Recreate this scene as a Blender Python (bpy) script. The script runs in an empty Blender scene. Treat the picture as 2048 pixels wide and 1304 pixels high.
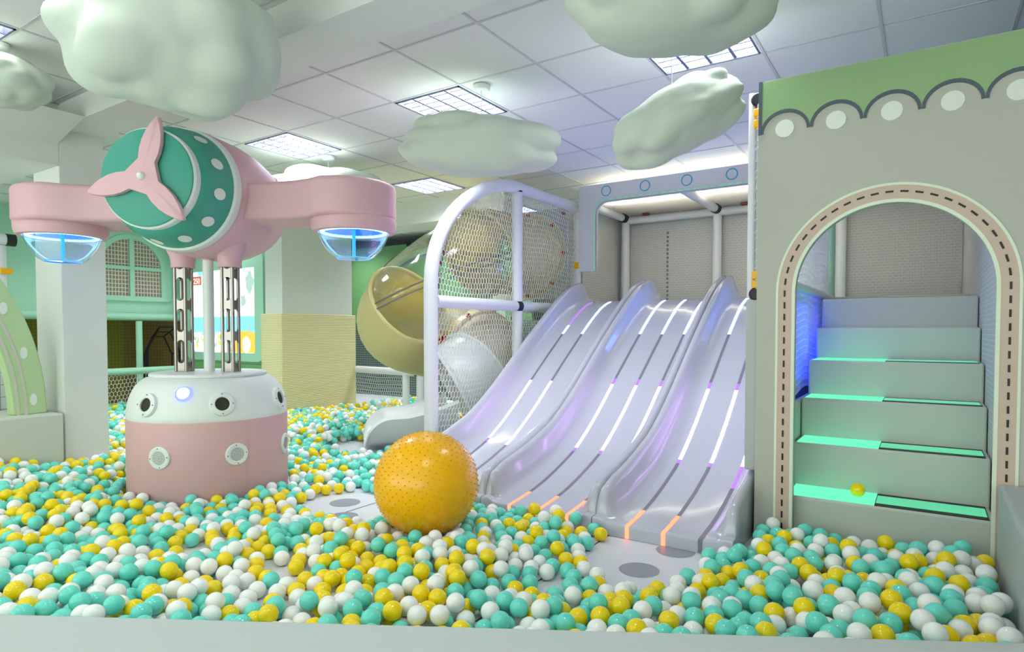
import bpy, bmesh, math, random
import numpy as np
from mathutils import Vector, Matrix, noise
from math import sin, cos, pi, radians, sqrt

S = bpy.context.scene
C = S.collection
random.seed(7)

# ------------------------------------------------------------------ camera, world, exposure
CAM_Z, YAW, PITCH, FPX = 1.14, radians(33.3), radians(1.8), 1256.0
cam = bpy.data.cameras.new('camera')
cam.sensor_width = 36.0
cam.lens = 36.0 * FPX / 2048.0
cam.shift_y = 49.5 / 2048.0
cam.clip_start = 0.05
co = bpy.data.objects.new('camera', cam)
C.objects.link(co)
co.location = (0, 0, CAM_Z)
co.rotation_euler = (pi / 2 - PITCH, 0, YAW)
S.camera = co

w = bpy.data.worlds.new('world')
S.world = w
w.use_nodes = True
w.node_tree.nodes['Background'].inputs[0].default_value = (0.90, 0.97, 0.90, 1)
w.node_tree.nodes['Background'].inputs[1].default_value = 2.0  # fill light that enters through the openings added in the rear wall

S.view_settings.view_transform = 'Standard'
S.view_settings.look = 'None'
S.view_settings.exposure = 0.95
S.view_settings.gamma = 1.0
S.view_settings.use_curve_mapping = False
S.cycles.use_denoising = True
S.cycles.max_bounces = 8
S.cycles.diffuse_bounces = 4
S.cycles.transparent_max_bounces = 16
S.cycles.sample_clamp_indirect = 6.0

LAMP = 27.0          # strength of the ceiling panels
LAMP_FILL = 11.0      # added unseen lamps over the room behind the camera

# ------------------------------------------------------------------ materials
def lin(c):
    c = c / 255.0
    return c / 12.92 if c <= 0.04045 else ((c + 0.055) / 1.055) ** 2.4

def rgb(r, g, b):
    return (lin(r), lin(g), lin(b), 1.0)

MATS = {}
def mat(name, col, rough=0.5, bump=0.0, bscale=30.0, metal=0.0, emit=None, estr=0.0, coat=0.0, var=0.0, spec=0.5, sss=0.0):
    m = bpy.data.materials.new(name)
    m.use_nodes = True
    nt = m.node_tree
    p = nt.nodes['Principled BSDF']
    p.inputs['Base Color'].default_value = col
    p.inputs['Roughness'].default_value = rough
    p.inputs['Metallic'].default_value = metal
    p.inputs['Specular IOR Level'].default_value = spec
    p.inputs['Coat Weight'].default_value = coat
    if sss:
        p.inputs['Subsurface Weight'].default_value = sss
        p.inputs['Subsurface Radius'].default_value = (0.02, 0.02, 0.02)
    if emit:
        p.inputs['Emission Color'].default_value = emit
        p.inputs['Emission Strength'].default_value = estr
    if bump or var:
        tc = nt.nodes.new('ShaderNodeTexCoord')
        n = nt.nodes.new('ShaderNodeTexNoise')
        n.inputs['Scale'].default_value = bscale
        n.inputs['Detail'].default_value = 3
        nt.links.new(tc.outputs['Object'], n.inputs['Vector'])
        if bump:
            b = nt.nodes.new('ShaderNodeBump')
            b.inputs['Strength'].default_value = bump
            b.inputs['Distance'].default_value = 0.01
            nt.links.new(n.outputs['Fac'], b.inputs['Height'])
            nt.links.new(b.outputs['Normal'], p.inputs['Normal'])
        if var:
            mx = nt.nodes.new('ShaderNodeMix')
            mx.data_type = 'RGBA'
            mx.inputs[6].default_value = tuple(x * (1 - var) for x in col[:3]) + (1,)
            mx.inputs[7].default_value = tuple(min(1, x * (1 + var)) for x in col[:3]) + (1,)
            nt.links.new(n.outputs['Fac'], mx.inputs[0])
            nt.links.new(mx.outputs[2], p.inputs['Base Color'])
    MATS[name] = m
    return m

def emis(name, col, strength):
    m = bpy.data.materials.new(name)
    m.use_nodes = True
    nt = m.node_tree
    nt.nodes.clear()
    e = nt.nodes.new('ShaderNodeEmission')
    e.inputs[0].default_value = col
    e.inputs[1].default_value = strength
    o = nt.nodes.new('ShaderNodeOutputMaterial')
    nt.links.new(e.outputs[0], o.inputs[0])
    MATS[name] = m
    return m

def stripes(name, c1, c2, axis, scale, rough=0.6, bump=0.4):
    """fine ribs along one object axis"""
    m = mat(name, c1, rough)
    nt = m.node_tree
    p = nt.nodes['Principled BSDF']
    tc = nt.nodes.new('ShaderNodeTexCoord')
    wv = nt.nodes.new('ShaderNodeTexWave')
    wv.wave_type = 'BANDS'
    wv.bands_direction = axis
    wv.inputs['Scale'].default_value = scale
    wv.inputs['Distortion'].default_value = 0.6
    wv.inputs['Detail Scale'].default_value = 0.6
    mx = nt.nodes.new('ShaderNodeMix')
    mx.data_type = 'RGBA'
    mx.inputs[6].default_value = c2
    mx.inputs[7].default_value = c1
    b = nt.nodes.new('ShaderNodeBump')
    b.inputs['Strength'].default_value = bump
    b.inputs['Distance'].default_value = 0.01
    nt.links.new(tc.outputs['Object'], wv.inputs['Vector'])
    nt.links.new(wv.outputs['Fac'], mx.inputs[0])
    nt.links.new(wv.outputs['Fac'], b.inputs['Height'])
    nt.links.new(mx.outputs[2], p.inputs['Base Color'])
    nt.links.new(b.outputs['Normal'], p.inputs['Normal'])
    return m

def gridmat(name, base, line, sx, sy, axes=('X', 'Z'), wdt=0.1, rough=0.8, offset=0.0):
    """woven net on a backing cloth: thin lines on a base colour (object space)"""
    m = mat(name, base, rough)
    nt = m.node_tree
    p = nt.nodes['Principled BSDF']
    tc = nt.nodes.new('ShaderNodeTexCoord')
    sp = nt.nodes.new('ShaderNodeSeparateXYZ')
    nt.links.new(tc.outputs['Object'], sp.inputs[0])
    cb = nt.nodes.new('ShaderNodeCombineXYZ')
    nt.links.new(sp.outputs[axes[0]], cb.inputs[0])
    nt.links.new(sp.outputs[axes[1]], cb.inputs[1])
    br = nt.nodes.new('ShaderNodeTexBrick')
    br.offset = offset
    br.inputs['Color1'].default_value = base
    br.inputs['Color2'].default_value = base
    br.inputs['Mortar'].default_value = line
    br.inputs['Scale'].default_value = 1.0
    br.inputs['Brick Width'].default_value = sx
    br.inputs['Row Height'].default_value = sy
    br.inputs['Mortar Size'].default_value = wdt * min(sx, sy)
    nt.links.new(cb.outputs[0], br.inputs['Vector'])
    nt.links.new(br.outputs['Color'], p.inputs['Base Color'])
    b = nt.nodes.new('ShaderNodeBump')
    b.inputs['Strength'].default_value = 0.3
    b.inputs['Distance'].default_value = 0.004
    nt.links.new(br.outputs['Fac'], b.inputs['Height'])
    nt.links.new(b.outputs['Normal'], p.inputs['Normal'])
    return m

def clearmat(name, col, alpha=0.25, rough=0.05, emit=None, estr=0.0):
    m = bpy.data.materials.new(name)
    m.use_nodes = True
    nt = m.node_tree
    nt.nodes.clear()
    o = nt.nodes.new('ShaderNodeOutputMaterial')
    tr = nt.nodes.new('ShaderNodeBsdfTransparent')
    tr.inputs[0].default_value = col
    p = nt.nodes.new('ShaderNodeBsdfGlossy')
    p.inputs['Color'].default_value = (1, 1, 1, 1)
    p.inputs['Roughness'].default_value = rough
    fr = nt.nodes.new('ShaderNodeLayerWeight')
    fr.inputs[0].default_value = alpha
    mx = nt.nodes.new('ShaderNodeMixShader')
    nt.links.new(fr.outputs['Facing'], mx.inputs[0])
    nt.links.new(tr.outputs[0], mx.inputs[1])
    nt.links.new(p.outputs[0], mx.inputs[2])
    nt.links.new(mx.outputs[0], o.inputs[0])
    MATS[name] = m
    return m

M_ceil = mat('ceiling tile', rgb(226, 228, 226), 0.9, bump=0.15, bscale=160)
M_tbar = mat('ceiling bar', rgb(196, 198, 200), 0.6, bump=0.05)
M_plaster = mat('white plaster', rgb(222, 227, 220), 0.85, bump=0.08, bscale=60)
M_floor = mat('floor vinyl', rgb(222, 224, 230), 0.45, bump=0.03, bscale=20)
M_disc = mat('floor disc', rgb(150, 154, 166), 0.45, bump=0.03, bscale=20)
M_seam = mat('seam', rgb(70, 72, 78), 0.8, var=0.1)
M_pad = mat('cream padding', rgb(206, 212, 198), 0.5, bump=0.12, bscale=9)
M_padw = mat('white padding', rgb(180, 188, 187), 0.5, bump=0.10, bscale=9)
M_castle = mat('castle vinyl', rgb(184, 185, 173), 0.5, bump=0.06, bscale=12)
M_green = mat('castle green', rgb(146, 180, 128), 0.5, bump=0.05, bscale=12)
M_slate = mat('slate line', rgb(78, 92, 104), 0.5, bump=0.05)
M_dot = mat('pale dot', rgb(228, 234, 224), 0.5, bump=0.05)
M_band = mat('arch band', rgb(206, 182, 164), 0.5, bump=0.05)
M_cream = mat('cream edge', rgb(226, 236, 214), 0.5, bump=0.05)
M_black = mat('black', rgb(18, 18, 20), 0.5, bump=0.05)
M_step = mat('step padding', rgb(190, 198, 188), 0.5, bump=0.12, bscale=8)
M_slide = mat('slide gelcoat', rgb(190, 192, 205), 0.16, bump=0.02, bscale=6, coat=0.3)
M_led_off = mat('led channel', rgb(128, 126, 140), 0.4, bump=0.03)
M_pole = mat('white padded pole', rgb(228, 230, 236), 0.45, bump=0.10, bscale=14)
M_mint = mat('mint vinyl', rgb(172, 222, 194), 0.5, bump=0.06, bscale=10)
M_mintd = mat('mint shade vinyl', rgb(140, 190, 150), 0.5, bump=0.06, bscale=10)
M_gwall = mat('green wall', rgb(118, 170, 110), 0.6, bump=0.05)
M_lgreen = mat('light green', rgb(188, 222, 178), 0.6, bump=0.05)
M_brown = mat('brown line', rgb(132, 78, 56), 0.6, bump=0.05)
M_blue = mat('blue line', rgb(40, 130, 170), 0.6, bump=0.05)
M_net = mat('white net cord', rgb(236, 238, 238), 0.7, bump=0.05)
M_tubey = mat('yellow tube plastic', rgb(236, 226, 168), 0.28, bump=0.02, bscale=5)
M_tubep = mat('pale tube plastic', rgb(238, 226, 204), 0.28, bump=0.02, bscale=5)
M_tubew = mat('white tube plastic', rgb(232, 236, 234), 0.25, bump=0.02, bscale=5)
M_clear = clearmat('clear plastic', (0.95, 0.97, 0.96, 1), 0.13)
M_red = mat('red bolt', rgb(190, 30, 26), 0.35, bump=0.05)
M_flange = mat('flange', rgb(120, 116, 116), 0.4, bump=0.05)
M_pink = mat('pink vinyl', rgb(222, 178, 186), 0.45, bump=0.06, bscale=10)
M_pinkp = mat('pink base', rgb(214, 172, 172), 0.5, bump=0.04, bscale=10)
M_teal = mat('teal vinyl', rgb(62, 158, 138), 0.5, bump=0.06, bscale=10)
M_whitep = mat('white plastic', rgb(230, 236, 232), 0.4, bump=0.03)
M_chrome = mat('chrome', rgb(150, 145, 140), 0.25, bump=0.02, metal=1.0)
M_dome = clearmat('lamp dome', (0.80, 0.92, 0.99, 1), 0.16)
M_lampin = mat('lamp inside', rgb(30, 110, 215), 0.4, bump=0.02, emit=rgb(40, 150, 250), estr=0.9)
M_ledb = emis('led dots blue', rgb(150, 215, 255), 3.2)
M_button = emis('lit button', (0.62, 0.66, 1.0, 1), 1.5)
M_buttonring = emis('lit ring', (0.10, 0.13, 1.0, 1), 2.4)
M_dark = mat('dark hole', rgb(86, 84, 70), 0.8, bump=0.05)
M_grille = gridmat('perforated', rgb(214, 224, 216), rgb(214, 224, 216), 0.02, 0.02)
M_rib = stripes('ribbed beige pad', rgb(240, 230, 184), rgb(224, 211, 158), 'Z', 14.0)
M_cloud = mat('felt cloud', rgb(200, 212, 198), 0.95, bump=0.35, bscale=7)
M_wire = mat('wire', rgb(190, 192, 194), 0.5, bump=0.02)
M_bigball = mat('orange yellow rubber', rgb(255, 188, 0), 0.25, bump=0.02, bscale=20)
M_nub = mat('nub', rgb(238, 176, 4), 0.3, bump=0.02)
M_bt = mat('ball teal', rgb(112, 224, 208), 0.08, bump=0.0, var=0.05, bscale=4)
M_by = mat('ball yellow', rgb(255, 221, 8), 0.08, bump=0.0, var=0.05, bscale=4)
M_bw = mat('ball white', rgb(246, 248, 245), 0.08, bump=0.0, var=0.02, bscale=4)
M_lampemit = emis('lamp emitter', (0.93, 0.96, 1.0, 1), LAMP)
M_lampfill = emis('fill lamp emitter', (0.96, 1.0, 0.92, 1), LAMP_FILL)
M_louver = mat('louver', rgb(84, 90, 116), 0.35, bump=0.02)
M_strip = emis('cove strip', (1.0, 0.98, 0.82, 1), 14.0)
M_blueE = emis('led blue', (0.14, 0.28, 1.0, 1), 13.0)
M_pinkE = emis('led pink', (0.72, 0.36, 1.0, 1), 8.0)
M_purpE = emis('led purple', (0.34, 0.16, 0.95, 1), 1.0)
M_redE = emis('led red', (1.0, 0.16, 0.08, 1), 2.0)
M_treadE = emis('tread light', (0.13, 0.72, 0.42, 1), 0.75)
M_treadD = mat('tread glass', rgb(70, 170, 122), 0.12, bump=0.02, emit=(0.05, 0.42, 0.22, 1), estr=0.55)
M_bluepanel = emis('blue lit panel', (0.03, 0.08, 1.0, 1), 1.3)
M_wallnet = gridmat('net on cloth', rgb(186, 187, 186), rgb(206, 207, 207), 0.05, 0.028, ('X', 'Z'), 0.1, 0.8, 0.5)
M_wallnety = gridmat('net on side cloth', rgb(186, 187, 186), rgb(206, 207, 207), 0.05, 0.028, ('Y', 'Z'), 0.1, 0.8, 0.5)
M_roofnet = stripes('roof cloth', rgb(206, 200, 204), rgb(176, 170, 174), 'Y', 10.0)
_nt = M_roofnet.node_tree
_tl = _nt.nodes.new('ShaderNodeBsdfTranslucent')
_tl.inputs[0].default_value = rgb(240, 238, 236)
_mx = _nt.nodes.new('ShaderNodeMixShader')
_mx.inputs[0].default_value = 0.6
_nt.links.new(_nt.nodes['Principled BSDF'].outputs[0], _mx.inputs[1])
_nt.links.new(_tl.outputs[0], _mx.inputs[2])
_nt.links.new(_mx.outputs[0], _nt.nodes['Material Output'].inputs[0])
M_oliv = gridmat('olive net', rgb(112, 108, 22), rgb(132, 126, 44), 0.05, 0.05, ('Y', 'Z'), 0.12)
M_brn = gridmat('brown net', rgb(112, 92, 34), rgb(128, 108, 52), 0.05, 0.05, ('Y', 'Z'), 0.12)
M_tan = gridmat('tan net', rgb(152, 130, 114), rgb(222, 218, 200), 0.045, 0.06, ('Y', 'Z'), 0.14)
M_dnet = gridmat('dark net', rgb(70, 92, 80), rgb(150, 168, 158), 0.05, 0.04, ('X', 'Z'), 0.1)
M_tilegrid = gridmat('white tile', rgb(222, 228, 224), rgb(160, 164, 170), 0.09, 0.10, ('Y', 'Z'), 0.04)
M_yclamp = mat('yellow clamp', rgb(250, 186, 10), 0.4, bump=0.03)
M_facia = mat('grey vinyl', rgb(208, 208, 212), 0.5, bump=0.06, bscale=10)
M_cyan = mat('cyan ring', rgb(40, 160, 195), 0.5, bump=0.03)
M_paleg = mat('pale green trim', rgb(180, 216, 196), 0.5, bump=0.03)
M_archg = mat('arch green', rgb(186, 214, 160), 0.5, bump=0.05)
M_archs = mat('arch stripe', rgb(206, 204, 186), 0.5, bump=0.05)

def thinshell(m, col, fac):
    nt = m.node_tree
    tl = nt.nodes.new('ShaderNodeBsdfTranslucent')
    tl.inputs[0].default_value = col
    mx = nt.nodes.new('ShaderNodeMixShader')
    mx.inputs[0].default_value = fac
    nt.links.new(nt.nodes['Principled BSDF'].outputs[0], mx.inputs[1])
    nt.links.new(tl.outputs[0], mx.inputs[2])
    nt.links.new(mx.outputs[0], nt.nodes['Material Output'].inputs[0])
thinshell(M_tubey, rgb(252, 240, 186), 0.3)
thinshell(M_tubep, rgb(246, 236, 210), 0.3)

# ------------------------------------------------------------------ mesh helpers
class MB:
    def __init__(s):
        s.v, s.f, s.m = [], [], []
    def add(s, vs, fs, mi=0):
        o = len(s.v)
        s.v += [tuple(p) for p in vs]
        for f in fs:
            s.f.append(tuple(i + o for i in f))
            s.m.append(mi)
        return s
    def box(s, x0, x1, y0, y1, z0, z1, mi=0):
        v = [(x0, y0, z0), (x1, y0, z0), (x1, y1, z0), (x0, y1, z0), (x0, y0, z1), (x1, y0, z1), (x1, y1, z1), (x0, y1, z1)]
        return s.add(v, [(0, 3, 2, 1), (4, 5, 6, 7), (0, 1, 5, 4), (1, 2, 6, 5), (2, 3, 7, 6), (3, 0, 4, 7)], mi)
    def obox(s, c, ax, ay, az, mi=0):
        """box from a centre and three half-axis vectors"""
        c, ax, ay, az = Vector(c), Vector(ax), Vector(ay), Vector(az)
        v = [c + a * ax + b * ay + d * az for d in (-1, 1) for a, b in ((-1, -1), (1, -1), (1, 1), (-1, 1))]
        return s.add(v, [(0, 3, 2, 1), (4, 5, 6, 7), (0, 1, 5, 4), (1, 2, 6, 5), (2, 3, 7, 6), (3, 0, 4, 7)], mi)
    def tube(s, pts, r, n=12, mi=0, caps=True, closed=False):
        pts = [Vector(p) for p in pts]
        rs = r if isinstance(r, (list, tuple)) else [r] * len(pts)
        vs, fs = [], []
        N = len(pts)
        prev = None
        for i, p in enumerate(pts):
            a = pts[(i - 1) % N] if (closed or i > 0) else p
            b = pts[(i + 1) % N] if (closed or i < N - 1) else p
            t = (b - a).normalized()
            if prev is None:
                u = t.cross(Vector((0, 0, 1)))
                if u.length < 1e-3:
                    u = t.cross(Vector((0, 1, 0)))
                u.normalize()
            else:
                u = (prev - t * prev.dot(t)).normalized()
            prev = u
            q = t.cross(u)
            for k in range(n):
                a2 = 2 * pi * k / n
                vs.append(p + (u * cos(a2) + q * sin(a2)) * rs[i])
        for i in range(N if closed else N - 1):
            j = (i + 1) % N
            for k in range(n):
                k2 = (k + 1) % n
                fs.append((i * n + k, j * n + k, j * n + k2, i * n + k2))
        if caps and not closed:
            fs.append(tuple(range(n)))
            fs.append(tuple((N - 1) * n + k for k in reversed(range(n))))
        return s.add(vs, fs, mi)
    def lathe(s, prof, n=48, M=None, mi=0, mis=None):
        """profile of (radius, height) turned about local z, then moved by M"""
        M = M or Matrix()
        vs, fs, ms = [], [], []
        for r, z in prof:
            for k in range(n):
                a = 2 * pi * k / n
                vs.append(M @ Vector((r * cos(a), r * sin(a), z)))
        o = len(s.v)
        s.v += [tuple(p) for p in vs]
        for i in range(len(prof) - 1):
            for k in range(n):
                k2 = (k + 1) % n
                s.f.append(tuple(o + x for x in (i * n + k, i * n + k2, (i + 1) * n + k2, (i + 1) * n + k)))
                s.m.append(mis[i] if mis else mi)
        for i, rev in ((0, True), (len(prof) - 1, False)):
            if prof[i][0] > 1e-4:
                f = [o + i * n + k for k in range(n)]
                s.f.append(tuple(reversed(f) if rev else f))
                s.m.append((mis[min(i, len(mis) - 1)] if mis else mi))
        return s
    def grid(s, fn, nu, nv, mi=0, cu=False):
        vs = [fn(i / nu, j / nv) for j in range(nv + 1) for i in range(nu + (0 if cu else 1))]
        W = nu + (0 if cu else 1)
        fs = []
        for j in range(nv):
            for i in range(nu):
                i2 = (i + 1) % W
                fs.append((j * W + i, j * W + i2, (j + 1) * W + i2, (j + 1) * W + i))
        return s.add(vs, fs, mi)
    def prism(s, poly, fn0, fn1, mi=0):
        """convex-ish 2D polygon extruded between two mappings (u,v)->xyz"""
        n = len(poly)
        vs = [fn0(*p) for p in poly] + [fn1(*p) for p in poly]
        fs = [tuple(range(n)), tuple(reversed(range(n, 2 * n)))]
        for i in range(n):
            j = (i + 1) % n
            fs.append((i, i + n, j + n, j))
        return s.add(vs, fs, mi)
    def ribbon(s, a, b, fn0, fn1=None, mi=0, closed=False):
        """strip between two 2D polylines, given thickness between fn0 and fn1"""
        n = len(a)
        if fn1 is None:
            vs = [fn0(*p) for p in a] + [fn0(*p) for p in b]
            fs = [(i, (i + 1) % n, n + (i + 1) % n, n + i) for i in range(n if closed else n - 1)]
            return s.add(vs, fs, mi)
        vs = [fn0(*p) for p in a] + [fn0(*p) for p in b] + [fn1(*p) for p in a] + [fn1(*p) for p in b]
        fs = []
        for i in range(n if closed else n - 1):
            j = (i + 1) % n
            fs += [(i, j, n + j, n + i), (2 * n + i, 3 * n + i, 3 * n + j, 2 * n + j), (i, 2 * n + i, 2 * n + j, j), (n + i, n + j, 3 * n + j, 3 * n + i)]
        if not closed:
            fs += [(0, n, 3 * n, 2 * n), (n - 1, 3 * n - 1, 4 * n - 1, 2 * n - 1)]
        return s.add(vs, fs, mi)

ORG = {}
def build(name, mb, mats, parent=None, smooth=35, bevel=0.0, seg=3, subsurf=0, loc=None):
    me = bpy.data.meshes.new(name)
    org = Vector(ORG.get(parent.name, (0, 0, 0))) if parent else Vector(loc or (0, 0, 0))
    me.from_pydata([tuple(Vector(p) - org) for p in mb.v], [], mb.f)
    mats = mats if isinstance(mats, (list, tuple)) else [mats]
    for m in mats:
        me.materials.append(m)
    me.polygons.foreach_set('material_index', mb.m)
    bm = bmesh.new()
    bm.from_mesh(me)
    bmesh.ops.remove_doubles(bm, verts=bm.verts, dist=1e-5)
    bmesh.ops.recalc_face_normals(bm, faces=bm.faces)
    bm.to_mesh(me)
    bm.free()
    if smooth:
        me.polygons.foreach_set('use_smooth', [True] * len(me.polygons))
        me.set_sharp_from_angle(angle=radians(smooth))
    o = bpy.data.objects.new(name, me)
    C.objects.link(o)
    if parent:
        o.parent = parent
        ORG[o.name] = org
    else:
        o.location = org
        ORG[o.name] = org
    if bevel:
        b = o.modifiers.new('bevel', 'BEVEL')
        b.width = bevel
        b.segments = seg
        b.limit_method = 'ANGLE'
        b.angle_limit = radians(40)
        b.harden_normals = False
    if subsurf:
        ss = o.modifiers.new('sub', 'SUBSURF')
        ss.levels = ss.render_levels = subsurf
    return o

def tag(o, label, cat, group=None):
    o['label'] = label
    o['category'] = cat
    if group:
        o['group'] = group
    return o

def thing(name, loc, label, cat, group=None):
    o = bpy.data.objects.new(name, None)
    o.empty_display_size = 0.1
    C.objects.link(o)
    o.location = loc
    ORG[o.name] = Vector(loc)
    return tag(o, label, cat, group)

def struct(name, mb, mats, **k):
    o = build(name, mb, mats, **k)
    o['kind'] = 'structure'
    return o

def arc(cx, cy, r, a0, a1, n):
    return [(cx + r * cos(a0 + (a1 - a0) * i / n), cy + r * sin(a0 + (a1 - a0) * i / n)) for i in range(n + 1)]

def netcells(u0, u1, v0, v1, cu, cv, inside, fn, r, jig=0.0):
    """honeycomb netting as thin three-sided cords; inside(u,v) says where it hangs"""
    mb = MB()
    def cord(p, q):
        p, q = Vector(p), Vector(q)
        t = (q - p)
        if t.length < 1e-6:
            return
        t.normalize()
        a = t.cross(Vector((0.3, 0.5, 0.81))).normalized()
        b = t.cross(a)
        vs = []
        for e in (p, q):
            for k in range(3):
                th = 2 * pi * k / 3
                vs.append(e + (a * cos(th) + b * sin(th)) * r)
        mb.add(vs, [(0, 1, 4, 3), (1, 2, 5, 4), (2, 0, 3, 5)])
    nv = int((v1 - v0) / cv)
    nu = int((u1 - u0) / cu)
    def P(i2, j, up):
        u = u0 + i2 * cu / 2
        v = v0 + j * cv + (cv * 0.16 if up else -cv * 0.16)
        u += jig * sin(v * 9 + 1.3)
        v += jig * 1.4 * sin(u * 7)
        return u, v
    for j in range(nv + 1):
        for i2 in range(2 * nu):
            par = (i2 + j) % 2
            a = P(i2, j, par == 0)
            b = P(i2 + 1, j, par == 1)
            if inside(*a) and inside(*b):
                cord(fn(*a), fn(*b))
            if par == 0:
                d = P(i2, j + 1, False)
                if inside(*a) and inside(*d):
                    cord(fn(*a), fn(*d))
    return mb

# ------------------------------------------------------------------ the room shell
H, HL = 2.79, 2.90
GX0, GY0, GD, GE = -2.03, 3.36, 0.602, 0.61
LIGHTS = [(-1.428, 3.36), (-3.234, 3.36), (-5.04, 3.36), (-5.04, 5.19)]

FILL_FAR = [(GX0 + GD * i, y_) for i, y_ in ((-11, 3.36), (-11, 5.19), (-8, 3.36))] + [(GX0 + GD * i, GY0 + GE * 6) for i in (-11, -8, -5)]
fl = MB()
fl.add([(-13, -5, 0), (4, -5, 0), (4, 10, 0), (-13, 10, 0)], [(0, 1, 2, 3)], 0)
for cx, cy, r in ((-1.12, 2.81, 0.095), (-1.06, 3.16, 0.10), (-3.20, 2.85, 0.10), (-2.97, 2.63, 0.09), (-3.45, 3.25, 0.1), (-2.2, 2.2, 0.1), (-1.8, 2.75, 0.1), (-2.6, 3.0, 0.1)):
    fl.add([(cx + r * cos(a * pi / 18), cy + r * sin(a * pi / 18), 0.0012) for a in range(36)], [tuple(range(36))], 1)
for x0, x1, y0, y1 in ((-1.457, -1.449, 0.9, 3.2), (-3.5, 0.2, 3.195, 3.203), (-3.03, -3.022, 0.9, 3.2), (-5.6, 0.2, 1.70, 1.708)):
    fl.add([(x0, y0, 0.001), (x1, y0, 0.001), (x1, y1, 0.001), (x0, y1, 0.001)], [(0, 1, 2, 3)], 2)
struct('floor', fl, [M_floor, M_disc, M_seam], smooth=0)

def tiled(z, xr, yr, skip, name):
    mb = MB()
    i0, i1 = math.floor((xr[0] - GX0) / GD), math.ceil((xr[1] - GX0) / GD)
    j0, j1 = math.floor((yr[0] - GY0) / GE), math.ceil((yr[1] - GY0) / GE)
    for i in range(i0, i1):
        for j in range(j0, j1):
            xa, ya = GX0 + i * GD, GY0 + j * GE
            if any(abs(xa - a) < 0.1 and abs(ya - b) < 0.1 for a, b in skip):
                continue
            xa2, xb = max(xa, xr[0]), min(xa + GD, xr[1])
            ya2, yb = max(ya, yr[0]), min(ya + GE, yr[1])
            if xb - xa2 < 0.01 or yb - ya2 < 0.01:
                continue
            mb.add([(xa2, ya2, z), (xb, ya2, z), (xb, yb, z), (xa2, yb, z)], [(0, 1, 2, 3)], 0)
    for i in range(i0, i1 + 1):
        x = GX0 + i * GD
        if xr[0] <= x <= xr[1]:
            mb.box(x - 0.008, x + 0.008, yr[0], yr[1], z - 0.005, z, 1)
    for j in range(j0, j1 + 1):
        y = GY0 + j * GE
        if yr[0] <= y <= yr[1]:
            mb.box(xr[0], xr[1], y - 0.007, y + 0.007, z - 0.0045, z, 1)
    return struct(name, mb, [M_ceil, M_tbar], smooth=0)

FILL_BACK = [(GX0 + GD * i, GY0 + GE * j) for i, j in ((-8, -4), (-5, -4), (-2, -4), (1, -4), (-8, -7), (-5, -7), (-2, -7), (1, -7), (1, -10), (-2, -10), (-5, -10))]
tiled(H, (-13, 4), (2.515, 10), LIGHTS + FILL_FAR, 'ceiling')
tiled(HL, (-13, 4), (-5, 2.19), FILL_BACK, 'ceiling_left')
struct('trim_1', MB().box(-13, 4, 2.19, 2.515, 2.72, 3.1), M_plaster)          # downstand beam
bk = MB().box(-13, -5.67, 2.00, 2.19, 2.43, 2.90)
bk.box(-6.6, -5.67, 1.2, 2.00, 2.43, 2.72)
bk.prism([(-5.67, 2.72), (-5.67, 2.60), (-5.2, 2.72)], lambda u, v: (u, 2.185, v), lambda u, v: (u, 1.4, v))
struct('trim_2', bk, M_plaster)
fb = MB().box(-13, -4.72, 6.02, 6.5, 2.50, 3.0)
fb.box(-4.72, -4.2, 6.22, 6.5, 2.50, 3.0)
struct('trim_3', fb, M_plaster)
struct('wall_back', MB().box(-13, 4, 9.0, 9.2, 0, 3.2), M_plaster)
struct('wall_right', MB().box(3.0, 3.2, -5, 9.2, 0, 3.2), M_plaster)
struct('wall_left', MB().box(-12.6, -12.4, -5, 9.2, 0, 3.2), M_plaster)
rw = MB().box(-13, 4, -4.6, -4.4, 0, 0.25).box(-13, 4, -4.6, -4.4, 2.75, 3.2)
for k in range(7):
    rw.box(-12.4 + 2.5 * k, -12.25 + 2.5 * k, -4.6, -4.4, 0.25, 2.75)
struct('wall_rear', rw, M_plaster)      # unseen rear wall, openings between its posts added to let in fill light

struct('column_left', MB().box(-6.15, -5.67, 2.19, 2.515, 0, 2.74), M_plaster, bevel=0.008)
struct('column_middle', MB().box(-7.38, -7.02, 5.22, 6.42, 0, 2.9), M_plaster, bevel=0.008)
pd = MB().box(-7.42, -6.98, 5.18, 5.215, 0, 1.37).box(-7.015, -6.98, 5.18, 6.45, 0, 1.37)
tag(build('column_padding', pd, M_rib, bevel=0.008), 'ribbed beige yellow padding wrapped round foot of the middle white column', 'wall padding')

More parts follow.
